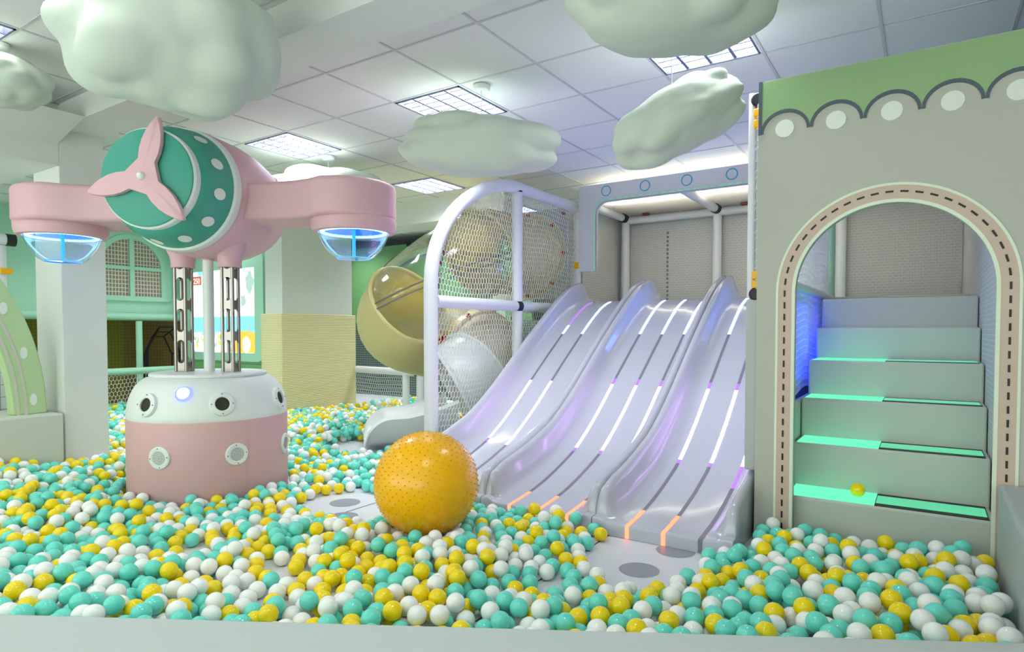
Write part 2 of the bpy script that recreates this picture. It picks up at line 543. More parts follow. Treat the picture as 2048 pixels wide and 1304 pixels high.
# ------------------------------------------------------------------ ceiling lights
def ceiling_light(x, y, z, label, em, group='ceiling light panels'):
    t = thing('ceiling_light', (x + GD / 2, y + GE / 2, z), label, 'ceiling light', group)
    x0, x1, y0, y1 = x + 0.012, x + GD - 0.012, y + 0.012, y + GE - 0.012
    f = MB()
    f.box(x0, x1, y0, y0 + 0.012, z - 0.01, z + 0.06).box(x0, x1, y1 - 0.012, y1, z - 0.01, z + 0.06)
    f.box(x0, x0 + 0.012, y0, y1, z - 0.01, z + 0.06).box(x1 - 0.012, x1, y0, y1, z - 0.01, z + 0.06)
    build('frame', f, M_louver, t, smooth=0)
    build('diffuser', MB().add([(x0, y0, z + 0.055), (x1, y0, z + 0.055), (x1, y1, z + 0.055), (x0, y1, z + 0.055)], [(0, 3, 2, 1)]), em, t, smooth=0)
    l = MB()
    for k in range(1, 4):
        xx = x0 + (x1 - x0) * k / 4
        l.prism([(xx - 0.009, z - 0.002), (xx + 0.009, z - 0.002), (xx + 0.002, z + 0.05), (xx - 0.002, z + 0.05)], lambda u, v: (u, y0, v), lambda u, v: (u, y1, v))
    for k in range(1, 7):
        yy = y0 + (y1 - y0) * k / 7
        l.prism([(yy - 0.006, z + 0.006), (yy + 0.006, z + 0.006), (yy + 0.001, z + 0.045), (yy - 0.001, z + 0.045)], lambda u, v: (x0, u, v), lambda u, v: (x1, u, v))
    build('louver', l, M_louver, t, smooth=0)
    return t

for (x, y), lab in zip(LIGHTS, ('square louvred ceiling light beside castle top, half hidden by cloud', 'square louvred ceiling light above the middle hanging cloud',
                                'square louvred ceiling light above the pink plane wing', 'small far ceiling light above the net tower arch')):
    ceiling_light(x, y, H, lab, M_lampemit)
for x, y in FILL_FAR:  # hidden lamps added to brighten the far left and rear
    ceiling_light(x, y, H, 'added hidden ceiling light over the far left corner behind the white column', M_lampemit)
for x, y in FILL_BACK:  # unseen lamps added for more even light from behind the camera
    ceiling_light(x, y, HL, 'added unseen ceiling light over the room in front of the ball pit', M_lampfill)

# ------------------------------------------------------------------ padded pit walls
A0 = Vector((-1.884, 0.58)); UF = Vector((cos(radians(29.9)), sin(radians(29.9)))); NF = Vector((-UF.y, UF.x))
def fw_pt(s, n, z):
    p = A0 + UF * s + NF * n
    return (p.x, p.y, z)
SE = (0.285 - A0.x) / UF.x
mb = MB()
mb.add([fw_pt(a, n, z) for z in (0, 0.45) for a, n in ((-4.6, -0.42), (SE - 0.003, -0.42), (SE - 0.003, 0), (-4.6, 0))],
       [(0, 3, 2, 1), (4, 5, 6, 7), (0, 1, 5, 4), (1, 2, 6, 5), (2, 3, 7, 6), (3, 0, 4, 7)])
tag(build('padded_wall', mb, M_padw, bevel=0.012), 'low white padded ledge across the front of the ball pit', 'padded wall')
tag(build('padded_wall', MB().box(0.29, 0.66, 1.85, 3.565, 0, 0.45), M_padw, bevel=0.02), 'low white padded block in the right corner against the arched facade', 'padded wall')
tag(build('padded_wall', MB().box(-6.2, -5.62, -1.6, 2.168, 0, 0.50), M_pad, bevel=0.018), 'low cream padded block in front of the green striped arch', 'padded wall')

# ------------------------------------------------------------------ castle facade with arch
YC = 3.58
AX, AZ, AR = -0.152, 1.345, 0.424
t = thing('castle_facade', (-0.1, YC, 0), 'tall grey beige facade panel with arched doorway and scalloped green top', 'play castle')
X0, X1, ZT = -0.765, 2.6, 2.47
mb = MB()
ys = (YC, YC + 0.07)
arcp = arc(AX, AZ, AR, pi, 0, 40)
outl = []
for i in range(2):
    pass
f0 = lambda u, v: (u, ys[0], v)
f1 = lambda u, v: (u, ys[1], v)
mb.ribbon([(X0, 0), (X0, AZ), (X0, ZT)], [(AX - AR, 0), (AX - AR, AZ), (AX - AR, ZT)], f0, f1)
mb.ribbon([(AX + AR, 0), (AX + AR, AZ), (AX + AR, ZT)], [(X1, 0), (X1, AZ), (X1, ZT)], f0, f1)
mb.ribbon(arcp, [(p[0], ZT) for p in arcp], f0, f1)
build('panel', mb, M_castle, t, smooth=0)
lay = lambda d: (lambda u, v: (u, YC - d, v))
def archpath(r, n=40, z0=0.0):
    return [(AX - r, z0)] + arc(AX, AZ, r, pi, 0, n) + [(AX + r, z0)]
mb = MB()
mb.ribbon(archpath(AR - 0.004), archpath(AR + 0.012), lay(0.006), lay(-0.01), 1)
mb.ribbon(archpath(AR + 0.012), archpath(AR + 0.078), lay(0.004), lay(-0.01), 0)
mb.ribbon(archpath(AR + 0.078), archpath(AR + 0.09), lay(0.006), lay(-0.01), 1)
ab = build('arch_band', mb, [M_band, M_cream], t, smooth=30)
ab['label'] = 'pinkish beige band edged in cream round the doorway'
mb = MB()
rm = AR + 0.047
L = pi * rm
tot = 2 * AZ + L
def onpath(d):
    if d < AZ:
        return (AX - rm, d), (0, 1)
    if d < AZ + L:
        a = pi - (d - AZ) / rm
        return (AX + rm * cos(a), AZ + rm * sin(a)), (sin(a), -cos(a))
    return (AX + rm, AZ - (d - AZ - L)), (0, -1)
d = 0.02
while d < tot - 0.03:
    (u, v), (tu, tv) = onpath(d + 0.016)
    q = [(u + tu * a - tv * b, v + tv * a + tu * b) for a, b in ((-0.017, -0.0045), (0.017, -0.0045), (0.017, 0.0045), (-0.017, 0.0045))]
    mb.prism(q, lay(0.0065), lay(0.003))
    d += 0.062
db = build('stitch_line', mb, M_black, t, smooth=0)
db['label'] = 'black dashed line along the band'
# scalloped top
zc, sp, xs = 2.193, 0.2415, -0.755
mb, md, ml = MB(), MB(), MB()
for k in range(14):
    xa = xs + sp * k
    if xa > X1 - 0.3:
        break
    n = 16
    oute, inn, top = [], [], []
    for i in range(n + 1):
        a = pi - pi * i / n
        oute.append((xa + sp / 2 + (sp / 2) * cos(a), zc + 0.112 * sin(a)))
        inn.append((xa + sp / 2 + (sp / 2 - 0.014) * cos(a), zc + 0.096 * sin(a) - 0.002))
        top.append((oute[-1][0], ZT - 0.004))
    mb.ribbon(oute, top, lay(0.003), lay(-0.01))
    ml.ribbon(oute, inn, lay(0.006), lay(-0.01))
    cx = xa + sp / 2
    md = MB()
    md.prism([(cx + 0.046 * cos(b * pi / 12), 2.205 + 0.046 * sin(b * pi / 12)) for b in range(24)], lay(0.004), lay(-0.01))
    build('dot', md, M_dot, t, smooth=0)
ml.prism([(X0, 2.19), (X0 + 0.016, 2.19), (X0 + 0.016, ZT), (X0, ZT)], lay(0.0065), lay(-0.01))
o = build('roof_print', mb, M_green, t, smooth=0); o['label'] = 'green field above the scallops'
o = build('scallop_line', ml, M_slate, t, smooth=0); o['label'] = 'dark slate scalloped outline'

# side net pole beside the facade
t = thing('padded_pole', (-0.82, 3.78, 0), 'tall thin white pole laced to the left edge of the arched facade', 'pole')
mb = MB().tube([(-0.822, 3.70, 1.325), (-0.822, 3.70, 2.46)], 0.022, 12)
build('pole', mb, M_pole, t)
mb = MB().tube([(-0.782, 3.665, 1.36), (-0.782, 3.665, 2.40)], 0.010, 10)
build('lacing_rod', mb, M_wire, t)
mb = MB()
for k in range(17):
    z = 1.42 + 0.055 * k + 0.01 * sin(k * 2.1)
    mb.tube([(-0.785 + 0.014 * cos(a * pi / 5), 3.67 + 0.022 * sin(a * pi / 5), z + 0.006 * sin(a)) for a in range(10)], 0.002, 5, closed=True)
build('lacing_cord', mb, M_net, t)
for z in (2.28, 2.34, 1.40, 1.45):
    build('clamp', MB().box(-0.808, -0.768, 3.652, 3.70, z - 0.022, z + 0.022), M_yclamp, t, bevel=0.006)
for z in (2.415, 1.345):
    o = build('joint', MB().lathe([(0.0, -0.03), (0.028, -0.03), (0.036, -0.02), (0.036, 0.02), (0.028, 0.03), (0, 0.03)], 16, Matrix.Translation((-0.79, 3.685, z)) @ Matrix.Rotation(pi / 2, 4, 'X')), M_black, t)
tag(build('padded_board', MB().box(-0.840, -0.772, 3.66, 3.72, 0.36, 1.32), M_padw, bevel=0.012), 'white padded side board between the right slide lane and the facade', 'padded board')

# ------------------------------------------------------------------ stairs
ST = [(3.60, 0.25), (3.94, 0.495), (4.217, 0.73), (4.48, 0.952), (4.82, 1.163), (5.08, 1.372)]
t = thing('staircase', (-0.15, 3.6, 0), 'padded stairs with green lit treads inside the arched doorway', 'stairs')
SX0, SX1 = -0.63, 0.29
for i, (y, z) in enumerate(ST):
    y1 = ST[i + 1][0] + 0.04 if i < 5 else 6.0
    x0 = (-0.574 if i == 0 else SX0)
    y0 = 3.655 if i == 0 else y
    o = build('step', MB().box(SX0, SX1, y0, y1, 0.0, z), M_step, t, bevel=0.012)
    if i < 4:
        ya, yb = y0 + 0.012, ST[i + 1][0] - 0.002
        xm = -0.20
        build('light_panel', MB().box(SX0 + 0.02, xm, ya, yb, z, z + 0.004), M_treadE, t, smooth=0)
        o = build('light_panel', MB().box(xm, SX1 - 0.02, ya, yb, z, z + 0.003, 1).box(xm + 0.004, SX1 - 0.025, ya + 0.05, yb - 0.05, z + 0.001, z + 0.0045, 0), [M_treadD, M_black], t, smooth=0)
        o['label'] = 'darker half with black edges'
struct('wall_1', MB().box(SX1 + 0.004, SX1 + 0.05, 3.66, 7.4, 0, 2.45), M_wallnety)
struct('wall_11', MB().box(-0.772, -0.764, 3.66, 6.2, 0, 1.40), M_padw)
build('side_panel', MB().box(-0.662, SX0 - 0.004, 3.66, 5.1, 0.0, 0.72), M_step, t, bevel=0.01)
# left side net of the stair, lit blue behind
t = thing('stair_side_net', (-0.66, 4.6, 0), 'white side netting left of the stairs lit blue from behind', 'net')
mb = netcells(3.9, 5.9, 0.75, 2.40, 0.035, 0.045, lambda u, v: True, lambda u, v: (-0.685, u, v), 0.0022, 0.012)
build('netting', mb, M_net, t, smooth=0)
build('lit_panel', MB().box(-0.762, -0.752, 4.3, 5.3, 0.80, 1.34), M_bluepanel, t, smooth=0)['label'] = 'glowing blue strip panel'
build('rail', MB().tube([(-0.685, 3.9, 1.42), (-0.685, 5.97, 1.42)], 0.035, 12), M_pole, t)
build('post', MB().tube([(-0.685, 3.85, 0.0), (-0.685, 3.85, 2.42)], 0.018, 12), M_pole, t)
build('post', MB().tube([(-0.69, 6.02, 0.0), (-0.69, 6.02, 2.42)], 0.04, 12), M_mint, t)

# ------------------------------------------------------------------ slides
PROF = [(3.20, 0.070), (3.30, 0.080), (3.44, 0.098), (3.62, 0.135), (3.85, 0.200), (4.09, 0.290), (4.40, 0.475), (4.72, 0.705), (5.00, 0.905), (5.30, 1.112), (5.52, 1.255), (5.72, 1.365), (5.90, 1.428), (6.06, 1.452), (6.22, 1.455)]
PY_, PZ_ = [p[0] for p in PROF], [p[1] for p in PROF]
def cr_interp(y):
    """smooth (Catmull-Rom like) bed height"""
    ys_, zs_ = PY_, PZ_
    if y <= ys_[0]: return zs_[0]
    if y >= ys_[-1]: return zs_[-1]
    i = max(k for k in range(len(ys_) - 1) if ys_[k] <= y)
    h = ys_[i + 1] - ys_[i]
    def sl(k):
        if k == 0: return (zs_[1] - zs_[0]) / (ys_[1] - ys_[0])
        if k == len(ys_) - 1: return 0.0
        return (zs_[k + 1] - zs_[k - 1]) / (ys_[k + 1] - ys_[k - 1])
    u = (y - ys_[i]) / h
    a, b = sl(i) * h, sl(i + 1) * h
    return (2 * u**3 - 3 * u**2 + 1) * zs_[i] + (u**3 - 2 * u**2 + u) * a + (-2 * u**3 + 3 * u**2) * zs_[i + 1] + (u**3 - u**2) * b
LW = 0.78
def wallh(y):
    if y < 3.30: return 0.03 + 0.125 * max(0.0, (y - 3.25) / 0.05) ** 0.6 if y > 3.25 else 0.02
    if y < 3.42: return 0.155 + 0.035 * (y - 3.30) / 0.12
    if y < 5.95: return 0.19 + 0.015 * sin((y - 3.42) * 1.2)
    if y < 6.10: return 0.205
    return max(0.03, 0.205 * (1 - (y - 6.10) / 0.12))
def slide(x0, label, offs):
    t = thing('slide_lane', (x0 + LW / 2, 4.6, 0), label, 'slide', 'white wave slide lanes')
    st = [3.20, 3.225, 3.25, 3.262, 3.275, 3.30, 3.34] + [3.38 + 0.055 * k for k in range(52)]
    st = [y for y in st if y < 6.22] + [6.22]
    half = [(0.004, None), (0.002, 0.80), (0.008, 0.93), (0.022, 1.0), (0.042, 0.99), (0.056, 0.90), (0.064, 0.74), (0.078, 0.45), (0.096, 0.20), (0.122, 0.06), (0.155, 0.0)]
    sec = half + [(0.30, 0.0), (LW - 0.30, 0.0)] + [(LW - a, b) for a, b in reversed(half)]
    rows = []
    for y in st:
        z, h = cr_interp(y), wallh(y)
        zb = 0.0 if y < 3.62 else max(0.0, z - 0.20 - 0.02 * (y - 3.6))
        if 3.5 < y < 3.9:
            zb = max(0.0, min(zb, (y - 3.55) * 0.25))
        rows.append([(x0 + a, y, zb if b is None else z + b * h) for a, b in sec])
    first = [(p[0], 3.196, 0.0) for p in rows[0]]
    first2 = [(p[0], 3.196, p[2] * 0.88) for p in rows[0]]
    last = [(p[0], 6.225, rows[-1][0][2]) for p in rows[-1]]
    rows = [first, first2] + rows + [last]
    n = len(sec)
    mb = MB()
    mb.add([p for r in rows for p in r], [(j * n + i, j * n + i + 1, (j + 1) * n + i + 1, (j + 1) * n + i) for j in range(len(rows) - 1) for i in range(n - 1)])
    for j in range(1, len(rows) - 1):                     # underside
        pass
    und = [(r[0], r[-1]) for r in rows]
    mb.add([p for a in und for p in a], [(2 * j, 2 * j + 2, 2 * j + 3, 2 * j + 1) for j in range(len(und) - 1)])
    build('chute', mb, M_slide, t, smooth=60)
    for off, segs in offs:
        pts = [3.193] + [3.20 + 0.02 * k for k in range(143)]
        mb = MB()
        xa, xb = x0 + off - 0.011, x0 + off + 0.011
        prev = None
        for y in pts:
            z = cr_interp(y) + 0.0022
            r = (y, z) if y >= 3.2 else (3.1935, 0.002)
            if prev:
                ymid = (prev[0] + r[0]) / 2
                mi = 0
                for a, b, m in segs:
                    if a <= ymid < b:
                        mi = m
                mb.add([(xa, prev[0], prev[1]), (xb, prev[0], prev[1]), (xb, r[0], r[1]), (xa, r[0], r[1])], [(0, 1, 2, 3)], mi)
            else:
                prev2 = (3.1935, 0.068)
                mi = 0
                for a, b, m in segs:
                    if a <= 3.21 < b:
                        mi = m
                mb.add([(xa, r[0], r[1]), (xb, r[0], r[1]), (xb, prev2[0], prev2[1]), (xa, prev2[0], prev2[1])], [(0, 1, 2, 3)], mi)
                r = prev2
            prev = r
        build('led_strip', mb, [M_led_off, M_blueE, M_pinkE, M_redE, M_purpE], t, smooth=0)
std = [(5.30, 5.95, 1), (4.72, 4.78, 4), (4.09, 4.72, 2), (4.04, 4.09, 4), (3.10, 3.44, 3)]
dim = [(5.30, 5.42, 1), (5.42, 5.95, 4), (4.09, 4.72, 2), (4.04, 4.09, 4)]
std1 = [(5.30, 5.95, 1), (4.02, 4.72, 2)]
last = [(4.09, 4.72, 2), (3.85, 4.09, 4)]
slide(-3.12, 'left lane of the white triple slide, next to the net tower', [(0.22, dim), (0.425, std1), (0.63, std)])
slide(-2.34, 'middle lane of the white triple slide', [(0.22, std), (0.425, std), (0.62, std)])
slide(-1.56, 'right lane of the white triple slide, beside the arched facade', [(0.215, std), (0.42, [s for s in std if s[2] != 1] + [(5.3, 5.95, 1)]), (0.615, last)])

# ------------------------------------------------------------------ platform house behind the slides
struct('floor_platform', MB().box(-3.16, SX1, 6.23, 7.4, 1.30, 1.44), M_pad, bevel=0.01)
t = thing('platform_canopy', (-2.0, 6.8, 1.44), 'cloth roof on padded poles above the slide platform', 'canopy')
build('roof', MB().box(-3.16, SX1, 6.12, 7.45, 2.575, 2.59), M_roofnet, t, smooth=0)
for x in (-3.12, -2.0, -0.74):
    build('post', MB().tube([(x, 7.32, 1.44), (x, 7.32, 2.57)], 0.05, 14), M_pole, t)
    build('beam', MB().tube([(x, 6.125, 2.525), (x, 7.32, 2.525)], 0.045, 14), M_pole, t)
    build('joint', MB().lathe([(0, -0.06), (0.055, -0.06), (0.055, 0.06), (0, 0.06)], 14, Matrix.Translation((x, 7.25, 2.525)) @ Matrix.Rotation(pi / 2, 4, 'X')), M_black, t)
build('beam', MB().tube([(-3.16, 7.32, 2.50), (SX1, 7.32, 2.50)], 0.045, 14), M_pole, t)
for x in (-2.85, -1.7, -1.35):
    build('clamp', MB().box(x - 0.04, x + 0.04, 7.27, 7.33, 2.54, 2.572), M_brown, t, bevel=0.008)
struct('wall_2', MB().box(-3.25, SX1, 7.40, 7.45, 1.3, 2.57), M_wallnet)
struct('wall_3', MB().box(-3.25, -3.22, 6.35, 7.40, 1.3, 2.57), M_wallnety)
mb = MB()
for k in range(18):
    mb.box(-2.62, -2.60, 7.385, 7.398, 1.46 + 0.05 * k, 1.485 + 0.05 * k)
tag(build('lacing_seam', mb, M_flange, smooth=0), 'grey laced seam down the back cloth of the slide platform', 'lacing')

# fascia over the slide tops
YF = 6.05
t = thing('slide_fascia', (-2.2, YF, 2.5), 'grey inverted L shaped sign board with blue rings over the slide tops', 'fascia board')
def rc(x, z, r, a0, a1):
    return arc(x, z, r, a0, a1, 10)
inner = [(-2.92, 1.775)] + rc(-2.80, 2.375, 0.12, pi, pi / 2) + [(-0.84, 2.495)]
mb = MB()
n = len(inner)
outer = [(-3.117, 1.775)] + [(-3.117, 1.9 + 0.07 * i) for i in range(5)] + [(-3.117, 2.68)] * 1 + [(-3.117 + 0.065 * (i + 1), 2.68) for i in range(n - 8)] + [(-0.84, 2.68)]
outer = outer[:n - 1] + [(-0.84, 2.68)]
mb.ribbon(outer, inner, lambda u, v: (u, YF, v), lambda u, v: (u, YF + 0.06, v))
build('board', mb, M_facia, t, smooth=30)
mb = MB()
inn2 = [(-2.95, 1.775)] + rc(-2.80, 2.375, 0.15, pi, pi / 2) + [(-0.84, 2.525)]
mb.ribbon(inn2, inner, lambda u, v: (u, YF - 0.004, v), lambda u, v: (u, YF + 0.01, v))
o = build('green_trim', mb, M_paleg, t, smooth=30); o['label'] = 'pale green trim with white dashes'
mb = MB()
for k in range(11):
    z = 1.80 + 0.052 * k
    mb.box(-2.938, -2.932, YF - 0.007, YF, z, z + 0.03)
for k in range(24):
    x = -2.76 + 0.08 * k
    mb.box(x, x + 0.045, YF - 0.007, YF, 2.507, 2.513)
build('stitch_line', mb, M_dot, t, smooth=0)
for k in range(5):
    cx = -2.80 + 0.425 * k
    mb = MB()
    mb.ribbon(arc(cx, 2.60, 0.055, 0, 2 * pi, 28)[:-1], arc(cx, 2.60, 0.046, 0, 2 * pi, 28)[:-1], lambda u, v: (u, YF - 0.005, v), lambda u, v: (u, YF + 0.01, v), 0, True)
    build('blue_ring', mb, M_cyan, t, smooth=30)
tag(build('cove_light', MB().box(-3.0, 0.2, 6.55, 6.62, 2.592, 2.63), M_strip, smooth=0), 'linear light lying on the canopy roof behind the fascia', 'strip light')

# ------------------------------------------------------------------ net tower
XT = -3.25
t = thing('net_tower', (XT, 5.0, 0), 'white padded pole frame with arched front and white netting', 'climbing frame')
Y1, Y2, Y3 = 3.785, 5.04, 6.27
ZTOP = 2.50
pth = [(XT, Y1, 0.02), (XT, Y1, 0.8), (XT, Y1, 1.5)] + [(XT, 5.04 - 1.255 * cos(a) ** 1.15, 1.5 + 1.0 * sin(a) ** 0.95) for a in [radians(6 * k) for k in range(1, 15)]] + [(XT, 5.04, ZTOP)]
build('post', MB().tube(pth, 0.056, 16), M_pole, t)['label'] = 'front post bending into the arch'
build('post', MB().tube([(XT, Y2, 0.02), (XT, Y2, 1.33)], 0.052, 16), M_pole, t)
build('post', MB().tube([(XT, Y2, 1.42), (XT, Y2, ZTOP - 0.05)], 0.052, 16), M_pole, t)
build('post', MB().tube([(XT, Y3, 0.02), (XT, Y3, ZTOP)], 0.04, 16), M_pole, t)
build('rail', MB().tube([(XT, Y1 + 0.05, 1.376), (XT, Y2 - 0.03, 1.376)], 0.05, 16), M_pole, t)
build('rail', MB().tube([(XT, Y2 + 0.03, 1.376), (XT, Y3, 1.376)], 0.05, 16), M_pole, t)
build('rail', MB().tube([(XT, Y2, ZTOP), (XT, Y3 + 0.03, ZTOP)], 0.056, 16), M_pole, t)
build('joint', MB().lathe([(0, -0.035), (0.057, -0.035), (0.057, 0.035), (0, 0.035)], 16, Matrix.Translation((XT, Y2 - 0.005, 1.376)) @ Matrix.Rotation(pi / 2, 4, 'X')), M_black, t)
build('joint', MB().lathe([(0, -0.02), (0.05, -0.02), (0.05, 0.02), (0, 0.02)], 16, Matrix.Translation((XT, Y2, ZTOP - 0.055))), M_black, t)
build('joint', MB().lathe([(0, -0.03), (0.06, -0.03), (0.06, 0.03), (0, 0.03)], 16, Matrix.Translation((XT, Y3 + 0.03, ZTOP)) @ Matrix.Rotation(pi / 2, 4, 'X')), M_black, t)
build('clamp', MB().box(XT + 0.0, XT + 0.06, Y3 - 0.08, Y3 - 0.03, 1.83, 1.90), M_yclamp, t, bevel=0.006)
def inside_tower(u, v):
    if u < Y1 + 0.03 or u > Y3 - 0.02 or v < 0.05 or v > ZTOP - 0.03:
        return False
    if u < 5.04 and v > 1.5:
        c = (5.04 - u) / 1.255
        a = math.acos(min(1, c ** (1 / 1.15)))
        if v > 1.5 + 1.0 * sin(a) ** 0.95 - 0.03:
            return False
    return v > cr_interp(u) - 0.1 or u < 3.9
build('netting', netcells(Y1 + 0.02, Y3, 0.04, ZTOP, 0.040, 0.046, inside_tower, lambda u, v: (XT - 0.01, u, v), 0.0030, 0.008), M_net, t, smooth=0)

# ------------------------------------------------------------------ tube slide
t = thing('tube_slide', (-4.61, 5.4, 0), 'yellow spiral tube slide with clear top behind the net tower', 'tube slide')
HX, HY, HR, TR = -4.29, 5.22, 0.48, 0.435
_a = np.arange(-5, 420, 1.0)
_z = np.interp(_a, [-5, 0, 45, 95, 135, 180, 270, 360, 402, 420], [1.965, 1.96, 1.73, 1.42, 1.24, 1.10, 0.95, 0.78, 0.57, 0.50])
ZTH = _a
ZSM = np.convolve(np.pad(_z, 15, 'edge'), np.ones(31) / 31, 'valid')
def tpath(s):
    """s in metres from the entry panel"""
    L0 = 6.13 - HY
    if s < L0:
        return Vector((HX + HR + 0.01 * 0, 6.13 - s, 2.0 - 0.05 * s))
    th = (s - L0) / HR
    z = float(np.interp(math.degrees(th), ZTH, ZSM))
    return Vector((HX + HR * cos(th), HY - HR * sin(th), z))
L0 = 6.13 - HY
S_END = L0 + HR * radians(360 + 42)
def tz(s):
    return tpath(s)
def frame(s):
    p = tz(s)
    tg = (tz(s + 0.01) - tz(s - 0.01)).normalized()
    side = tg.cross(Vector((0, 0, 1))).normalized()      # to the right of travel
    upv = side.cross(tg).normalized()
    return p, tg, side, upv
def tubesec(s0, s1, a0, a1, r=TR, n=28, m=26, close=False):
    def fn(u, v):
        s = s0 + (s1 - s0) * v
        a = a0 + (a1 - a0) * u
        p, tg, sd, up_ = frame(s)
        return p + (sd * cos(a) + up_ * sin(a)) * r
    def fni(u, v):
        s = s0 + (s1 - s0) * v
        a = a0 + (a1 - a0) * u
        p, tg, sd, up_ = frame(s)
        return p + (sd * cos(a) + up_ * sin(a)) * (r - 0.012)
    mb = MB()
    mb.grid(fn, n, m)
    mb.grid(fni, n, m)
    k = (n + 1) * (m + 1)
    # close rims
    W = n + 1
    for i in range(n):
        mb.f.append((i, i + 1, k + i + 1, k + i)); mb.m.append(0)
        q = m * W
        mb.f.append((q + i, k + q + i, k + q + i + 1, q + i + 1)); mb.m.append(0)
    for j in range(m):
        mb.f.append((j * W, k + j * W, k + (j + 1) * W, (j + 1) * W)); mb.m.append(0)
        mb.f.append((j * W + n, (j + 1) * W + n, k + (j + 1) * W + n, k + j * W + n)); mb.m.append(0)
    return mb
sd = lambda deg: L0 + HR * radians(deg)
TAU = 2 * pi
build('tube_section', tubesec(0.0, sd(4), 0, TAU), M_tubey, t, smooth=50)['label'] = 'upper yellow section at the entry panel'
build('clear_cover', tubesec(sd(4), sd(98), radians(14), radians(186), TR - 0.004), M_clear, t, smooth=50)
build('clear_cover', tubesec(sd(4), sd(98), radians(186), radians(374), TR - 0.004), M_clear, t, smooth=50)
build('tube_section', tubesec(sd(98), sd(290), 0, TAU, TR), M_tubey, t, smooth=50)['label'] = 'big yellow bend with open mouth'
build('tube_section', tubesec(sd(290), sd(372), 0, TAU, TR), M_tubep, t, smooth=50)['label'] = 'pale cream lower section'
build('tube_section', tubesec(sd(372), sd(402), 0, TAU, TR + 0.002), M_tubew, t, smooth=50)['label'] = 'white end section with open mouth'
def ring(s, r=TR + 0.012, w=0.02):
    p, tg, sdv, up_ = frame(s)
    return MB().tube([p + (sdv * cos(a * TAU / 36) + up_ * sin(a * TAU / 36)) * r for a in range(36)], w, 8, closed=True)
for dg, m_ in ((4, M_tubey), (98, M_tubey), (290, M_tubep), (372, M_tubew), (401, M_tubew)):
    build('flange', ring(sd(dg)), m_, t)
seam = MB()
for aa in (radians(14), radians(186)):
    for off in (-0.03, 0.03):
        seam.tube([(lambda f: f[0] + (f[2] * cos(aa) + f[3] * sin(aa)) * (TR + 0.01) + f[3] * off)(frame(sd(4 + 94 * k / 24))) for k in range(25)], 0.008, 6)
build('cover_seam', seam, M_flange, t)
def bolt(p, d, r=0.02):
    d = Vector(d).normalized()
    q = d.to_track_quat('Z', 'Y').to_matrix().to_4x4()
    return MB().lathe([(r * 1.3, -0.004), (r * 1.3, 0.006), (r, 0.010), (r * 0.9, 0.024), (r * 0.5, 0.030), (0, 0.031)], 10, Matrix.Translation(p) @ q)
for dg in (14, 36, 56, 76, 94):
    f = frame(sd(dg))
    aa = radians(14)
    nrm = f[2] * cos(aa) + f[3] * sin(aa)
    build('bolt', bolt(f[0] + nrm * (TR + 0.016), nrm), M_red, t)
for dg, aa in ((98, -62), (290, 60), (290, 0), (372, 60), (372, 20)):
    f = frame(sd(dg))
    nrm = f[2] * cos(radians(aa)) + f[3] * sin(radians(aa))
    build('bolt', bolt(f[0] + nrm * (TR + 0.03), nrm), M_red, t)
# entry panel
mb = MB()
PCX, PCZ = HX + HR, 2.0
circ = arc(PCX, PCZ, TR, 0, TAU, 48)
sq = []
for u, v in circ:
    du, dv = u - PCX, v - PCZ
    k = min((0.495 / abs(du)) if abs(du) > 1e-6 else 99, (0.50 / abs(dv)) if abs(dv) > 1e-6 else 99)
    sq.append((PCX + du * k, PCZ + dv * k))
mb.ribbon(circ, sq, lambda u, v: (u, 6.15, v), lambda u, v: (u, 6.19, v))
build('entry_panel', mb, M_padw, t, smooth=20)['label'] = 'white square panel round the tube mouth'
mb = MB()
mb.ribbon(arc(PCX, PCZ, TR, 0, TAU, 40)[:-1], arc(PCX, PCZ, TR + 0.05, 0, TAU, 40)[:-1], lambda u, v: (u, 6.135, v), lambda u, v: (u, 6.15, v), 0, True)
build('flange', mb, M_tubey, t)
for k in range(8):
    a = k * pi / 4
    build('bolt', bolt((PCX + 0.455 * cos(a), 6.135, PCZ + 0.455 * sin(a)), (0, -1, 0), 0.018), M_red, t)
build('bolt', bolt((PCX + 0.455, 6.148, PCZ + 0.44), (0, -1, 0), 0.018), M_red, t)
# exit chute
p, tg, sdv, up_ = frame(sd(402))
tgh = Vector((tg.x, tg.y, 0)).normalized()
sdh = Vector((tgh.y, -tgh.x, 0))
zb0 = p.z - TR
mb = MB()
LC = 0.86
def chute(off):
    def fn(u, v):
        s = LC * v
        a = pi + pi * u
        wv = 1.0 - 0.12 * v
        z = max(0.045, zb0 * (1 - v) ** 2.2 + 0.02)
        hgt = 0.31 * (1 - 0.12 * v) * (1 if v < 0.72 else sqrt(max(0.02, 1 - ((v - 0.72) / 0.285) ** 2)))
        c = cos(a)
        lift = abs(c) ** 2.6
        q = p + tgh * s + sdh * (0.42 - off) * wv * c
        return Vector((q.x, q.y, z + off + hgt * lift))
    return fn
mb.grid(chute(0.0), 24, 24)
mb.grid(chute(0.028), 24, 24)
k, W = 25 * 25, 25
for i in range(24):
    mb.f.append((24 * W + i, k + 24 * W + i, k + 24 * W + i + 1, 24 * W + i + 1)); mb.m.append(0)
    mb.f.append((i, i + 1, k + i + 1, k + i)); mb.m.append(0)
    mb.f.append((i * W, k + i * W, k + (i + 1) * W, (i + 1) * W)); mb.m.append(0)
    mb.f.append((i * W + 24, (i + 1) * W + 24, k + (i + 1) * W + 24, k + i * W + 24)); mb.m.append(0)
build('exit_chute', mb, M_tubew, t, smooth=60)['label'] = 'open white run out trough'
CH0, CH1 = Vector((p.x, p.y, 0)), Vector((p.x, p.y, 0)) + tgh * LC

